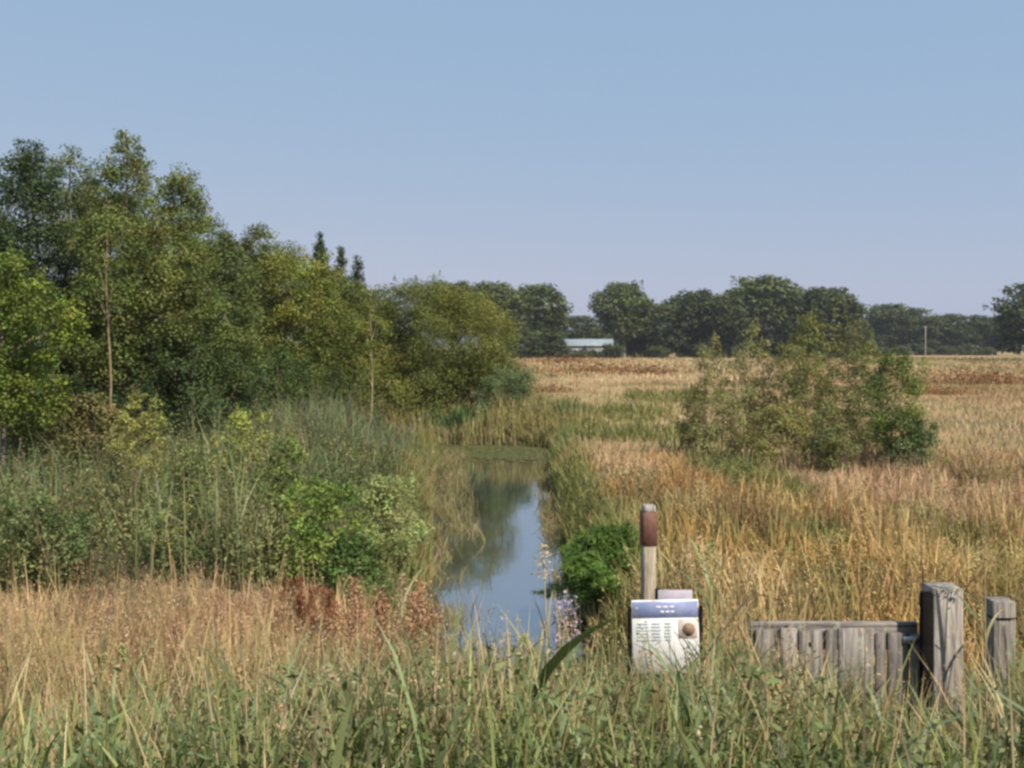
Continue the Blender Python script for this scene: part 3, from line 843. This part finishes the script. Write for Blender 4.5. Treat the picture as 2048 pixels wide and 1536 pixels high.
# dead pole beside the pale trunk and low bushes under the wood
UG = 'bushes under the edge of the wood'
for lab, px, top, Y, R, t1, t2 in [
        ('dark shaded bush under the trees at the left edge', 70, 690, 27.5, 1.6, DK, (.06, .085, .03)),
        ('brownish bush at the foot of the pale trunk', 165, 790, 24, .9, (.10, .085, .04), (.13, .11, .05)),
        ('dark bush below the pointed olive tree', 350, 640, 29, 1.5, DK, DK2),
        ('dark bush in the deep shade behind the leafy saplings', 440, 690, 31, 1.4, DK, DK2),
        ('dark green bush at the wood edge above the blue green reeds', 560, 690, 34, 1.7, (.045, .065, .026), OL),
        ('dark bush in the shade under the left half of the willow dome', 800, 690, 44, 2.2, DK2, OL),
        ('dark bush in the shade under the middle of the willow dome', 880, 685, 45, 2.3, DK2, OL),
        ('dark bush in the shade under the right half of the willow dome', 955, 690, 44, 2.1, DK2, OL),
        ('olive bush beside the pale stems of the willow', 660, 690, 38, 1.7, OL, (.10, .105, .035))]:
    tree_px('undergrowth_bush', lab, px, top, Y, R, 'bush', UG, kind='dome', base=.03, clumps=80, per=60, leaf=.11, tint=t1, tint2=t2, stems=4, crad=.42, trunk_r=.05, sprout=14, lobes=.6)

# leafy saplings standing in the left reeds
SG = 'leafy saplings in the left reeds'
for lab, px, top, Y, R, t1, t2 in [
        ('yellow green sapling highest above the reeds before the dark shade', 490, 790, 17.5, .55, (.16, .175, .05), (.26, .25, .085)),
        ('yellow green sapling beside the pale tree trunk', 275, 775, 19, .5, (.16, .155, .055), (.24, .22, .085)),
        ('wide leafy sapling in front of the yellow green one', 570, 865, 14.2, .62, (.085, .12, .038), (.17, .185, .06)),
        ('leafy pale willow sapling next to the water', 775, 940, 14.0, .55, (.15, .175, .08), (.23, .24, .115)),
        ('rounded bright green sapling left of the water', 650, 950, 12.9, .62, (.08, .125, .03), (.15, .18, .05)),
        ('dark leafy sapling low in the reeds near the red dock', 715, 1060, 12.2, .45, (.05, .085, .028), (.09, .12, .04)),
        ('small leafy sapling in the middle of the left reeds', 380, 890, 13.6, .5, (.10, .115, .05), (.16, .165, .07)),
        ('low bushy sapling at the far left in the reeds', 70, 985, 12.6, .65, (.055, .08, .035), (.11, .13, .06))]:
    tree_px('sapling', lab, px, top, Y, R, 'sapling', SG, kind='column', base=.08, clumps=60, per=40, leaf=.085, tint=t1, tint2=t2, stems=4, crad=.17, trunk_r=.014, sprout=12, aspect=.36, limbs=16, lobes=.75)

# thin young trees on the right
RG = 'young trees on the right bank'
for lab, px, top, Y, R, n_, t1, t2, kd in [
        ('thin sparse young tree at the left end of the right hand clump', 1425, 660, 27, .75, 70, (.10, .105, .05), (.16, .155, .07), 'column'),
        ('pinkish stemmed young tree second in the right hand clump', 1510, 640, 26, .75, 80, (.095, .10, .045), (.17, .15, .08), 'column'),
        ('tallest pointed young tree of the right hand clump', 1622, 605, 25, .8, 150, (.075, .09, .035), (.13, .135, .05), 'cone'),
        ('young tree just right of the tallest one with a thin top', 1690, 612, 25.5, .8, 100, (.08, .09, .04), (.12, .12, .055), 'column'),
        ('bushy young tree with bright green top at the right of the clump', 1795, 690, 23.5, .72, 150, (.035, .055, .022), (.115, .145, .04), 'oval'),
        ('low young tree in front between the tall pair', 1655, 800, 22.5, .55, 55, (.085, .095, .045), (.13, .13, .06), 'column'),
        ('olive young tree rising between the pinkish one and the tallest', 1568, 668, 26.5, .8, 90, (.085, .095, .042), (.14, .14, .06), 'column'),
        ('leafy low young tree in front of the pinkish one', 1480, 770, 25, .75, 70, (.095, .105, .05), (.15, .15, .07), 'oval'),
        ('sparse young tree filling the gap before the bushy bright one', 1740, 668, 26, .8, 95, (.085, .10, .045), (.14, .145, .065), 'column'),
        ('low grassy looking young tree at the far left of the clump', 1385, 770, 28, .6, 50, (.12, .12, .055), (.18, .17, .08), 'column'),
        ('bluish green low young tree at the right foot of the clump', 1830, 830, 23, .55, 60, (.06, .085, .045), (.10, .12, .07), 'dome'),
        ('low leafy bush at the foot of the pinkish young tree', 1560, 800, 24, .95, 60, (.11, .11, .045), (.16, .15, .06), 'dome')]:
    tree_px('young_tree', lab, px, top, Y, R, 'young tree', RG, kind=kd, base=.10, clumps=int(n_ * 1.15), per=36, leaf=.085, tint=np.array(t1) * [1.35, 1.25, 1.3], tint2=np.array(t2) * [1.25, 1.15, 1.2], lobes=.6, stems=4, crad=.22, trunk_r=.022, sprout=7, aspect=.45, limbs=18, bark=(1.2, 1.1, .95))
tree_px('waterside_bush', 'rounded bright green bush at the water edge left of the marker post', 1212, 1052, 13.2, .66, 'bush', kind='dome', base=.02, clumps=120, per=60, leaf=.13, aspect=.16, tint=(.045, .085, .018), tint2=(.085, .125, .03), sprout=26, lobes=.6, stems=5, crad=.16, trunk_r=.012)
tree_px('waterside_bush', 'small dark bush where the right bank meets the bend', 1150, 868, 33, .6, 'bush', kind='dome', base=.02, clumps=50, per=40, leaf=.09, tint=(.055, .075, .04), tint2=(.085, .10, .05), stems=3, crad=.2, trunk_r=.02)

# ---- far tree line
FG = 'trees along the far side of the field'
fm = {}
for i, (kd, bs, nc, l_) in enumerate([('round', .22, 190, .5), ('oval', .12, 200, .5), ('round', .15, 230, .46), ('dome', .06, 200, .5)]):
    fm[i] = [plant_meshes(16, 5.4, kind=kd, base=bs, clumps=nc, per=40, leaf=.62, tint=t1, tint2=t2, crad=1.35, trunk_r=.38, limbs=14, lobes=.22, sprout=0)
             for t1, t2 in (((.04, .052, .026), (.07, .078, .036)), ((.065, .08, .035), (.10, .115, .05)))]


def far(label, px, top, w, Y, shape, light=0, group=FG):
    x, y, z = ground_at(px, Y)
    h = H - (top - HZ) * Y / F - z
    R = w * Y / F / 2 * 1.18
    return place('field_tree', fm[shape][light], (x, y, z), label, 'tree', group, rz=float(U(0, 6.28)), s=(R / 5.6, R / 5.6, h / 16.6))


far('round dark tree top showing just behind the willow dome', 905, 562, 95, 236, 0)
far('pale grey green wide tree, left half of the twin crown by the white shed', 985, 562, 112, 240, 0, 1)
far('pale grey green tree, right half of the twin crown by the white shed', 1068, 566, 104, 244, 2, 1)
far('dark low tree under the twin crown left of the white shed', 1035, 640, 80, 232, 3)
far('small dark bushy tree touching the left end of the white shed', 1098, 655, 64, 236, 3)
far('low olive tree rising behind the roof of the white shed', 1150, 628, 100, 300, 1)
far('tall lone rounded tree right of the white shed', 1248, 560, 96, 245, 0, 1)
far('dark tree under the lone rounded tree', 1268, 640, 62, 252, 3)
far('dark tree between the lone rounded tree and the middle group', 1320, 602, 96, 248, 1)
far('dark tree at the left of the middle group', 1385, 578, 104, 250, 0)
far('dark tree below the peak of the middle group', 1450, 588, 90, 246, 2)
far('highest tree of the middle group with a paler brown top', 1520, 550, 140, 254, 0, 1)
far('dark tree just right of the highest tree of the middle group', 1600, 585, 96, 250, 1)
far('rounded dark tree at the right end of the middle group', 1660, 572, 108, 246, 2)
far('low dark tree closing the right end of the middle group', 1702, 620, 66, 252, 3)
far('dark green tree cut by the right edge', 2062, 560, 130, 205, 1)
for k, (px, top, w) in enumerate([(1745, 632, 70), (1782, 606, 92), (1840, 614, 96), (1893, 624, 88), (1945, 628, 84), (1990, 632, 80)]):
    far('low dark tree in the long even row on the right skyline', px, top, w, 335, (1, 2, 3, 1, 3, 2)[k], 0, 'trees of the low row at the right')
for k, (px, top, w) in enumerate([(1290, 650, 110), (1350, 655, 120), (1420, 650, 120), (1490, 650, 120), (1570, 652, 120), (1640, 655, 110), (1200, 652, 120)]):
    far('dark tree of the far wood seen below the field tree crowns', px, top, w, 470, (1, 3, 2, 3, 1, 2, 3)[k], 0, 'trees of the far wood behind the shed')
sm = plant_meshes(3.2, 2.6, kind='dome', base=.03, clumps=70, per=34, leaf=.42, tint=(.04, .05, .025), tint2=(.075, .08, .035), stems=3, crad=.8, trunk_r=.12)
for k, px in enumerate([1010, 1050, 1085, 1135, 1165, 1195, 1225, 1315, 1375, 1405, 1440, 1490, 1540, 1590, 1635, 1680, 1728, 1765, 1805, 1850, 1890, 1930, 1968]):
    Yk = 238 + U(-4, 14) if px < 1720 else 322
    x, y, z = ground_at(px, Yk)
    low = .42 if 1120 < px < 1215 else 1.0
    place('hedge_bush', sm, (x, y, z), 'low dark bush at the foot of the far field trees', 'bush', 'bushes below the far trees', float(U(0, 6)), (U(.9, 1.5), U(.9, 1.3), low * U(.8, 1.2)))

# ------------------------------------------------------------------ far shed
def shed(label, px0, px1, Y, ridge, eave, depth, doors):
    x0, x1 = (px0 - 1024) * Y / F, (px1 - 1024) * Y / F
    z0 = float(terrain((x0 + x1) / 2, Y)) - .1
    ze, zr = H - (eave - HZ) * Y / F, H - (ridge - HZ) * Y / F
    r = empty('farm_shed', ((x0 + x1) / 2, Y, z0), label, 'shed')
    w = x1 - x0; he, hr = ze - z0, zr - z0
    m = MB()
    hx = w / 2
    v = [(-hx, 0, 0), (hx, 0, 0), (hx, depth, 0), (-hx, depth, 0), (-hx, 0, he), (hx, 0, he), (hx, depth, he), (-hx, depth, he), (-hx, depth / 2, hr - .1), (hx, depth / 2, hr - .1)]
    m.add(v, [(0, 1, 5, 4), (1, 2, 6, 5), (2, 3, 7, 6), (3, 0, 4, 7)], (1, 1, 1))
    m.f3.append(np.array([(4, 8, 7), (5, 6, 9)]))
    m.build('wall', M['wallp'], r)
    m = MB(); o = .35; th = .12
    sl = (hr - he) / (depth / 2)
    for sgn in (0, 1):
        ya, yb = (-o, depth / 2) if not sgn else (depth + o, depth / 2)
        za, zb = he - o * sl + .03, hr + .03
        m.add([(-hx - o, ya, za), (hx + o, ya, za), (hx + o, yb, zb), (-hx - o, yb, zb), (-hx - o, ya, za + th), (hx + o, ya, za + th), (hx + o, yb, zb + th), (-hx - o, yb, zb + th)],
              [(0, 1, 2, 3), (4, 5, 6, 7), (0, 1, 5, 4), (1, 2, 6, 5), (3, 0, 4, 7)], (1, 1, 1))
    m.build('roof', M['roof'], r)
    for dx, dw, dh, nm in doors:
        m = MB(); zc = dh / 2 + .1 if nm == 'door' else he * .58
        m.box((dx * hx, -.03, zc), (dw, .08, dh), (1, 1, 1)); f = m.build(nm, M['white'] if nm == 'window' else M['dark'], r)
        if nm == 'window':
            m = MB(); m.box((dx * hx, -.085, zc), (dw * .84, .03, dh * .78), (1, 1, 1)); m.build('pane', M['glass'], f)


shed('long low shed with a pale blue white roof between the far trees', 1100, 1226, 262, 679, 691, 8,
     [(-.55, 1.2, .8, 'window'), (-.2, 1.2, .8, 'window'), (.35, 2.2, 1.6, 'door'), (.7, 1.2, .8, 'window')])
shed('small white gabled hut showing through the trees left of the long shed', 1056, 1078, 258, 676, 688, 3.4, [(0, .9, 1.6, 'door')])
for lab, px, top, bot, Y in [('thin pale pole standing before the low tree row on the right', 1851, 652, 712, 300)]:
    x, y, z = ground_at(px, Y)
    h = H - (top - HZ) * Y / F - z
    p = empty('utility_pole', (x, y, z), lab, 'pole')
    m = MB(); m.tube([(0, 0, -.2), (0, 0, h * .5), (0, 0, h)], [.13, .12, .1], (1.3, 1.25, 1.2), 10); m.build('mast', M['wood'], p)
    m = MB(); m.box((0, 0, h * .95), (1.1, .1, .12), (1.2, 1.15, 1.1)); m.build('crossarm', M['wood'], p)

# ------------------------------------------------------------------ docks and tall stalks
def dock_meshes(h, seed_c):
    st, sd = MB(), MB()
    for k in range(8):
        a = U(0, 6.28); r0 = U(0, .08)
        u = np.linspace(0, 1, 6)
        p = np.stack([math.cos(a) * (r0 + .10 * h * u ** 1.5), math.sin(a) * (r0 + .10 * h * u ** 1.5), h * U(.7, 1) * u], 1)
        st.tube(p, .006 * (1 - .6 * u), (1, 1, 1), 5)
        for _ in range(70):
            f_ = U(.38, 1)
            c = np.array([np.interp(f_, u, p[:, q]) for q in range(3)])
            sd.leaves(c + rng.normal(0, .015, (13, 3)), U(.009, .017, 13), jit(seed_c, 13, .4), .6, .2)
    for k in range(7):
        a = U(0, 6.28)
    lf = MB()
    lf.blades(np.zeros((9, 3)) + rng.normal(0, .02, (9, 3)) * [1, 1, 0], U(.2, .4, 9), U(.03, .06, 9), jit((.15, .11, .05), 9, .3), U(.5, 1, 9), 4)
    return st.mesh('stem', True), sd.mesh('seed_head'), lf.mesh('leaf')


for v_, (seed, grp, lab, spots) in enumerate([
        ((.25, .11, .05), 'rust red docks in the dry grass', 'rust red dock with dense seed heads beside the dark gap in the left bank',
         [(545, 1200, 8.8), (560, 1225, 8.6), (585, 1190, 9.0), (600, 1165, 9.4), (622, 1160, 9.2), (640, 1185, 8.8), (610, 1230, 8.2), (655, 1215, 9.0), (580, 1260, 8.0), (640, 1255, 8.1)]),
        ((.33, .17, .10), 'pinkish brown docks in the dry grass', 'pinkish brown dock with seed heads in the tan grass on the left bank',
         [(400, 1210, 8.8), (430, 1225, 8.4), (460, 1200, 9.0), (490, 1215, 8.7), (520, 1200, 9.1), (375, 1235, 8.3), (445, 1260, 8.0), (505, 1255, 8.1)]),
        ((.38, .22, .125), 'docks between the red docks and the water', 'slim reddish dock standing between the red docks and the water',
         [(790, 1165, 8.2), (806, 1180, 7.9), (760, 1215, 7.7), (735, 1210, 7.6)]),
        ((.26, .11, .06), 'docks at the left edge', 'rust brown dock at the very left edge of the dry grass', [(4, 1270, 7.2), (22, 1290, 7.0), (-8, 1300, 6.9)])]):
    dm = dock_meshes(.95, seed)
    for px, top, Y in spots:
        x, y, z = ground_at(px, Y)
        h = H - (top - 22 - HZ) * Y / F - z
        o = empty('dock_plant', (x, y, z), lab, 'dock plant', grp)
        o.rotation_euler.z = float(U(0, 6.28)); o.scale = (h / .95,) * 3
        for nm, me, mt in zip(('stem', 'seed_head', 'leaf'), dm, ('straw', 'straw', 'leaf')):
            if not me.materials: me.materials.append(M[mt])
            if nm == 'stem' and not me.get('done'):
                me['done'] = 1
                me.attributes['tint'].data.foreach_set('color', np.tile(np.array([.28, .15, .08, 1], np.float32), len(me.vertices)))
            link(bpy.data.objects.new(nm, me), o)

# far dock patches, rusty, standing out of the field
fd = MB()
c0 = rng.normal(0, 1, (900, 3)) * [1.5, .8, .4] + [0, 0, .4]
c0[:, 2] = np.abs(c0[:, 2])
fd.leaves(c0, U(.12, .26, 900), jit((.19, .09, .035), 900, .3), .5, .2)
fd.blades(np.concatenate([rng.normal(0, 1, (160, 2)) * [1.4, .8], np.zeros((160, 1))], 1), U(.5, 1.0, 160), .05, jit((.30, .17, .08), 160, .25), .25, 2)
fde = fd.mesh('dock_patch'); fde.materials.append(M['straw'])
for lab, px, Y, s_ in [('rusty weed patch in the field nearest the big willow', 1090, 62, .55), ('broad rusty weed patch left of the field centre', 1180, 110, 1.2),
                       ('broad rusty weed patch just left of the young trees', 1290, 105, 1.1), ('low rusty weed patch at the back of the field below the twin crown', 1120, 175, 1.3),
                       ('dark rusty weed patch at the far right of the field', 1965, 78, 1.0), ('small rusty patch beside the right young tree', 1880, 60, .5)]:
    o = bpy.data.objects.new('weed_patch', fde); link(o)
    o.location = ground_at(px, Y); o.scale = (s_ * 1.5, s_, s_ * 1.0); o.rotation_euler.z = float(U(-.3, .3))
    tag(o, lab, 'weeds', 'rusty weed patches in the field')


def stalk(label, px, top, Y, w=.011, bend=0.05, az=0.0, col=(.42, .34, .17), head=True, leafn=4, name='reed_stalk'):
    x, y, z = ground_at(px, Y)
    h = H - (top - HZ) * Y / F - z
    o = empty(name, (x - math.cos(az) * bend * h, y, z), label, 'reed stalk')
    u = np.linspace(0, 1, 9)
    p = np.stack([math.cos(az) * bend * h * u ** 2, math.sin(az) * bend * h * u ** 2, h * u], 1)
    m = MB(); m.tube(p, w * .5 * (1 - .65 * u), col, 6); m.build('stem', M['straw'], o, True)
    if leafn:
        m = MB()
        f_ = U(.25, .8, leafn)
        B = np.stack([np.interp(f_, u, p[:, q]) for q in range(3)], 1)
        m.blades(B, U(.25, .45, leafn), U(.012, .022, leafn), jit(mixc(col, GREY_GREEN, U(.2, 1, leafn)), leafn, .2), U(.4, .9, leafn), 5)
        m.build('leaf', M['reed'], o)
    if head:
        m = MB()
        panicles(m, p[-1:], .16 * h / 1.2, np.array([col]) * .95, 110, .022)
        m.build('seed_head', M['straw'], o)


stalk('tall pale reed stalk standing before the water', 1086, 1090, 5.2, .016, .03, 2.5, (.50, .44, .30))
stalk('pale yellow stalk just left of the water stalk', 1050, 1270, 4.6, .018, .02, 1, (.46, .42, .22))
stalk('tall green topped stalk right of the white sign', 1424, 1085, 5.6, .013, .04, 1.4, (.30, .31, .13))
stalk('leaning pale stalk with bent top above the golden grass', 1405, 960, 8.5, .014, .10, 3.1, (.50, .42, .20))
stalk('thin pale stalk between the two right hand posts', 1976, 1075, 5.8, .012, .03, 1.2, (.45, .36, .18))
stalk('pale stalk at the left with a bright tip', 205, 1310, 5.0, .012, .05, .4, (.46, .40, .18))
stalk('leaning yellow green stalk at the lower left', 240, 1290, 5.2, .017, .12, 2.9, (.32, .33, .13))
stalk('tall whitish stalk at the bottom left of centre', 660, 1330, 4.3, .014, .10, .2, (.50, .45, .27))
stalk('feathery tan stalk at the bottom below the docks', 480, 1330, 4.4, .012, .05, 2.8, (.44, .32, .17))
stalk('slim pinkish stalk before the left bank of the water', 803, 1150, 6.6, .012, .02, 1, (.46, .32, .20))
stalk('pale stalk leaning in front of the grey gate', 1690, 1420, 3.9, .014, .16, 2.9, (.48, .40, .22), False)
stalk('dry stalk leaning against the right gate post', 1880, 1440, 4.4, .018, .08, .3, (.50, .44, .28), False)

# thick bent reed leaf in front of the sign
o = empty('bent_reed', ground_at(1030, 4.3), 'thick green reed bent over to the right before the white sign', 'reed')
pts = np.array([P(px, py, 4.3 - .1 * k) for k, (px, py) in enumerate([(1020, 1560), (1040, 1480), (1065, 1400), (1095, 1340), (1135, 1295), (1180, 1262), (1225, 1238)])]) - np.array(o.location)
m = MB()
hw = np.array([.018, .024, .027, .026, .022, .014, .003])
v = np.concatenate([np.stack([q + [-w_ * .6, 0, w_ * .5], q + [0, .012, -.004], q + [w_ * .6, 0, -w_ * .5]]) for q, w_ in zip(pts, hw)])
m.add(v, [(3 * i + j, 3 * i + j + 1, 3 * i + j + 4, 3 * i + j + 3) for i in range(6) for j in range(2)], (.12, .16, .06))
m.build('leaf', M['reed'], o, True)
m = MB(); m.tube(np.vstack([[0, 0, 0], pts[:4] + [.0, .02, 0]]), [.011, .011, .01, .008, .005], (.2, .22, .09), 6); m.build('stem', M['reed'], o, True)
for lab, pl in [('dark bare twig arching over the gate', [(1400, 1330, 5), (1440, 1270, 5), (1480, 1215, 5.05), (1515, 1188, 5.1), (1560, 1200, 5.1)]),
                ('dark bare twig lying across the front of the gate', [(1480, 1420, 4.8), (1540, 1370, 4.8), (1600, 1330, 4.85), (1640, 1312, 4.9)])]:
    p = np.array([P(*q) for q in pl])
    base = p[0].copy(); base[2] = float(terrain(base[0], base[1])) - .02
    o = empty('bare_twig', base, lab, 'twig')
    m = MB(); q = np.vstack([base, (base + p[0]) / 2, p]) - base
    m.tube(q, np.linspace(.009, .003, len(q)), (.5, .45, .35), 6)
    a = q[-3]; m.tube([a, a + [.06, 0, .07], a + [.1, .02, .12]], [.004, .003, .0015], (.5, .45, .35), 5)
    m.build('stem', M['bark'], o, True)

# willowherb by the water
for px, top, Y in [(1128, 1175, 9.5), (1145, 1190, 9.2), (1112, 1200, 9.0)]:
    x, y, z = ground_at(px, Y)
    h = H - (top - HZ) * Y / F - z
    o = empty('willowherb', (x, y, z), 'pale mauve willowherb at the near end of the water', 'flower', 'willowherbs by the water')
    m = MB(); m.tube([(0, 0, 0), (.02, 0, h * .5), (.03, .01, h)], [.006, .005, .003], (.14, .15, .07), 5); m.build('stem', M['reed'], o, True)
    m = MB(); t = U(.3, .8, 40); m.leaves(np.stack([rng.normal(.02, .05, 40), rng.normal(0, .05, 40), t * h], 1), U(.05, .1, 40), jit((.12, .15, .06), 40), .22); m.build('leaves', M['leaf'], o)
    m = MB(); t = U(.72, 1, 70); m.leaves(np.stack([rng.normal(.03, .03, 70) * (1.5 - t), rng.normal(0, .04, 70) * (1.5 - t), t * h], 1), U(.02, .045, 70), jit((.50, .38, .45), 70), .8); m.build('blossom', M['leaf'], o)

# ------------------------------------------------------------------ marker post, sign, gate, fence
x, y, z = ground_at(1297, 7.4)
o = empty('marker_post', (x, y, z), 'slim wooden marker post with a red brown top behind the white sign', 'post')
top = H - (1020 - HZ) * y / F - z
m = MB(); m.box((0, 0, top * .5 - .1), (.095, .095, top - .02), (1.0, .92, .72), rot=.12); m.build('post', M['wood'], o)
m = MB(); m.box((0, 0, top - .135), (.108, .108, .25), (1, 1, 1), rot=.12); m.build('cap_band', M['rust'], o)
m = MB(); m.box((0, 0, top + .015), (.092, .092, .05), (1.2, 1.15, 1.1), rot=.12, taper=.12, bev=.004); m.build('cap', M['wood'], o)

YS = 6.7
x, y, z = ground_at(1331, YS)
o = empty('information_sign', (x, y, z), 'white information sign with a blue heading and a brown emblem', 'sign')
o.rotation_euler.z = math.radians(4)
st, sb = H - (1201 - HZ) * YS / F - z, H - (1345 - HZ) * YS / F - z
wd, hh = .455, st - sb
tl = math.radians(-6)
zc = (st + sb) / 2


def panel(name, mat, cx, cz, w, h, lift, parent, col=(1, 1, 1), d=.004, bev=.0015):
    m = MB()
    yy = -lift
    m.box((cx, yy * math.cos(tl) - (cz) * math.sin(tl), zc + cz * math.cos(tl) + yy * math.sin(tl)), (w, d, h), col, bev=bev, tilt=tl)
    return m.build(name, mat, parent)


board = panel('board', M['white'], 0, 0, wd, hh, 0, o, d=.02, bev=.004)
panel('heading', M['blue'], 0, hh / 2 - .062, wd - .012, .105, .0122, board)
for k, (cx, w) in enumerate([(-.005, .13), (.01, .10)]):
    for j, dx in enumerate((-.33, .02, .36)):
        panel('heading_word', M['white'], cx + dx * w, hh / 2 - .045 - .032 * k, w * .27, .011, .015, board, d=.002, bev=.0004)
for r_ in range(6):
    for wv, cx in ((.09, -.155), (.07, -.065), (.05, .015)):
        panel('text_line', M['print'], cx, hh / 2 - .155 - .021 * r_, wv * (.8 + .2 * ((r_ * 7 + int(cx * 100)) % 3) / 2), .009, .0125, board, d=.002, bev=.0004)
em = panel('emblem', M['pinkprint'], .15, hh / 2 - .19, .125, .125, .0122, board)
m = MB()
ang = np.linspace(0, 2 * np.pi, 24, endpoint=False)
cx, cz = .155, hh / 2 - .195
v = []
for dd in (.0145, .0175):
    for a in ang:
        px_, pz = cx + .043 * math.cos(a), cz + .043 * math.sin(a)
        v.append((px_, -dd * math.cos(tl) - pz * math.sin(tl), zc + pz * math.cos(tl) - dd * math.sin(tl)))
m.add(v, [(i, (i + 1) % 24, 24 + (i + 1) % 24, 24 + i) for i in range(24)], (1, 1, 1))
m.f3.append(np.array([(24, 24 + i, 24 + i + 1) for i in range(1, 23)]))
m.build('disc', M['brownprint'], em)
for sx in (-1, 1):
    m = MB(); m.box((sx * (wd / 2 + .014), .004, st * .5 - .12), (.024, .03, st + .16), (1, 1, 1), bev=.004)
    m.build('leg', M['dark'], o)
YB = 6.95
x, y, z = ground_at(1350, YB)
o = empty('notice_board', (x, y, z), 'small faded lilac board peeping over the top of the white sign', 'sign')
tb = H - (1180 - HZ) * YB / F - z
m = MB(); m.box((0, 0, tb - .11), (.24, .018, .22), (1, 1, 1), bev=.004); m.build('board', M['lilac'], o)
m = MB(); m.box((-.115, .035, tb * .5 - .08), (.035, .04, tb + .16), (1, 1, 1), bev=.004); m.build('post', M['dark'], o)

# gate
YG_ = 6.15
xa, xb = (1500 - 1024) * YG_ / F, (1834 - 1024) * YG_ / F
z = float(terrain((xa + xb) / 2, YG_))
o = empty('wooden_gate', ((xa + xb) / 2, YG_, z), 'low weathered grey plank gate left of the big post', 'gate')
gt = H - (1243 - HZ) * YG_ / F - z
wg = xb - xa
m = MB(); m.box((0, 0, gt - .085), (wg, .035, .17), (.85, .82, .79), bev=.006); m.build('top_rail', M['wood_h'], o)
m = MB(); m.box((0, 0, .28), (wg, .035, .13), (.9, .86, .8), bev=.006); m.build('bottom_rail', M['wood_h'], o)
for k, (px, w, top_, tone) in enumerate([(1528, .12, 1256, .62), (1574, .10, 1252, .95), (1618, .145, 1258, .7), (1658, .07, 1256, .5), (1708, .215, 1253, .82), (1756, .06, 1262, .6), (1792, .13, 1262, .55), (1826, .06, 1266, .75)]):
    t_ = H - (top_ - HZ) * YG_ / F - z
    m = MB(); m.box((((px - 1024) * YG_ / F) - (xa + xb) / 2, -.032 - .004 * (k % 2), t_ / 2 + .02), (w, .024, t_ - .04), (tone, tone * .98, tone * .94), bev=.004)
    m.build('plank', M['wood'], o)
m = MB(); m.box((wg / 2 - .03, -.048, gt - .10), (.15, .02, .045), (1, 1, 1), bev=.004); m.build('latch', M['metal'], o)

YP = 6.0
FPG = None
def fence_post(label, px0, px1, top, Y, tone, bolt):
    w = (px1 - px0) * Y / F
    x = ((px0 + px1) / 2 - 1024) * Y / F
    z = float(terrain(x, Y)) - .03
    o = empty('fence_post', (x, Y + w / 2, z), label, 'post')
    t_ = H - (top - HZ) * Y / F - z
    m = MB(); m.box((0, 0, t_ / 2 - .15), (w, w, t_ + .3), (tone, tone * .96, tone * .9), bev=.005); m.build('post', M['wood'], o)
    if bolt:
        m = MB()
        for zz in (t_ - .05, t_ - .3):
            m.tube([(w * .1, -w / 2 + .004, zz), (w * .1, -w / 2 - .008, zz), (w * .1, -w / 2 - .014, zz)], [.014, .013, .008], (1, 1, 1), 8)
            break
        m.build('bolt', M['metal'], o)
        m = MB(); m.box((-w / 2 - .034, -w / 2 + .03, t_ / 2 - .16), (.066, .05, t_ + .27), (1, 1, 1), bev=.004); m.build('side_shade_strip', M['dark'], o)  # added near-black strip: shade of the post's left side put into its colour
    else:
        m = MB(); q = np.linspace(0, 2 * np.pi, 17)
        rr_ = w / 2 + .006
        m.tube(np.stack([np.clip(np.cos(q) * 1.3, -1, 1) * rr_, np.clip(np.sin(q) * 1.3, -1, 1) * rr_, np.full(17, t_ - .105)], 1), .0045, (1, 1, 1), 5)
        m.build('wire_loop', M['dark'], o)
    return o


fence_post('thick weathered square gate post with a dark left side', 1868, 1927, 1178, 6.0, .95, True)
fence_post('thinner brownish fence post at the right edge', 1988, 2032, 1204, 6.4, .7, False)
m = MB()
for py in (1383, 1300):
    a, c = P(1866, py, 5.99), P(2034, py + 4, 6.39)
    e = a + (c - a) * 5
    u = np.linspace(0, 1, 25)[:, None]
    w_ = a + (e - a) * u
    w_[:, 2] -= .02 * np.sin(np.pi * ((u[:, 0] * 5) % 1))
    m.tube(w_, .0035, (1, 1, 1), 5)
    break
o = m.build('fence_wire', M['dark'])
tag(o, 'thin dark wire stretched across the two right hand posts', 'wire')

# ------------------------------------------------------------------ haze
m, nt, out = mat_new('haze')
pv = nd(nt, 'ShaderNodeVolumePrincipled', Density=0.00022, Anisotropy=0.2)
pv.inputs['Color'].default_value = (.86, .90, .97, 1)
nt.links.new(pv.outputs[0], out.inputs['Volume'])
mb = MB()
mb.add([(x, y, z) for z in (-2.6, 34) for x, y in ((-3100, -60), (3100, -60), (3100, 6100), (-3100, 6100))], [(0, 3, 2, 1), (4, 5, 6, 7), (0, 1, 5, 4), (1, 2, 6, 5), (2, 3, 7, 6), (3, 0, 4, 7)], (1, 1, 1))
tag(mb.build('haze', m), 'faint summer haze over the whole field', 'haze', kind='stuff')
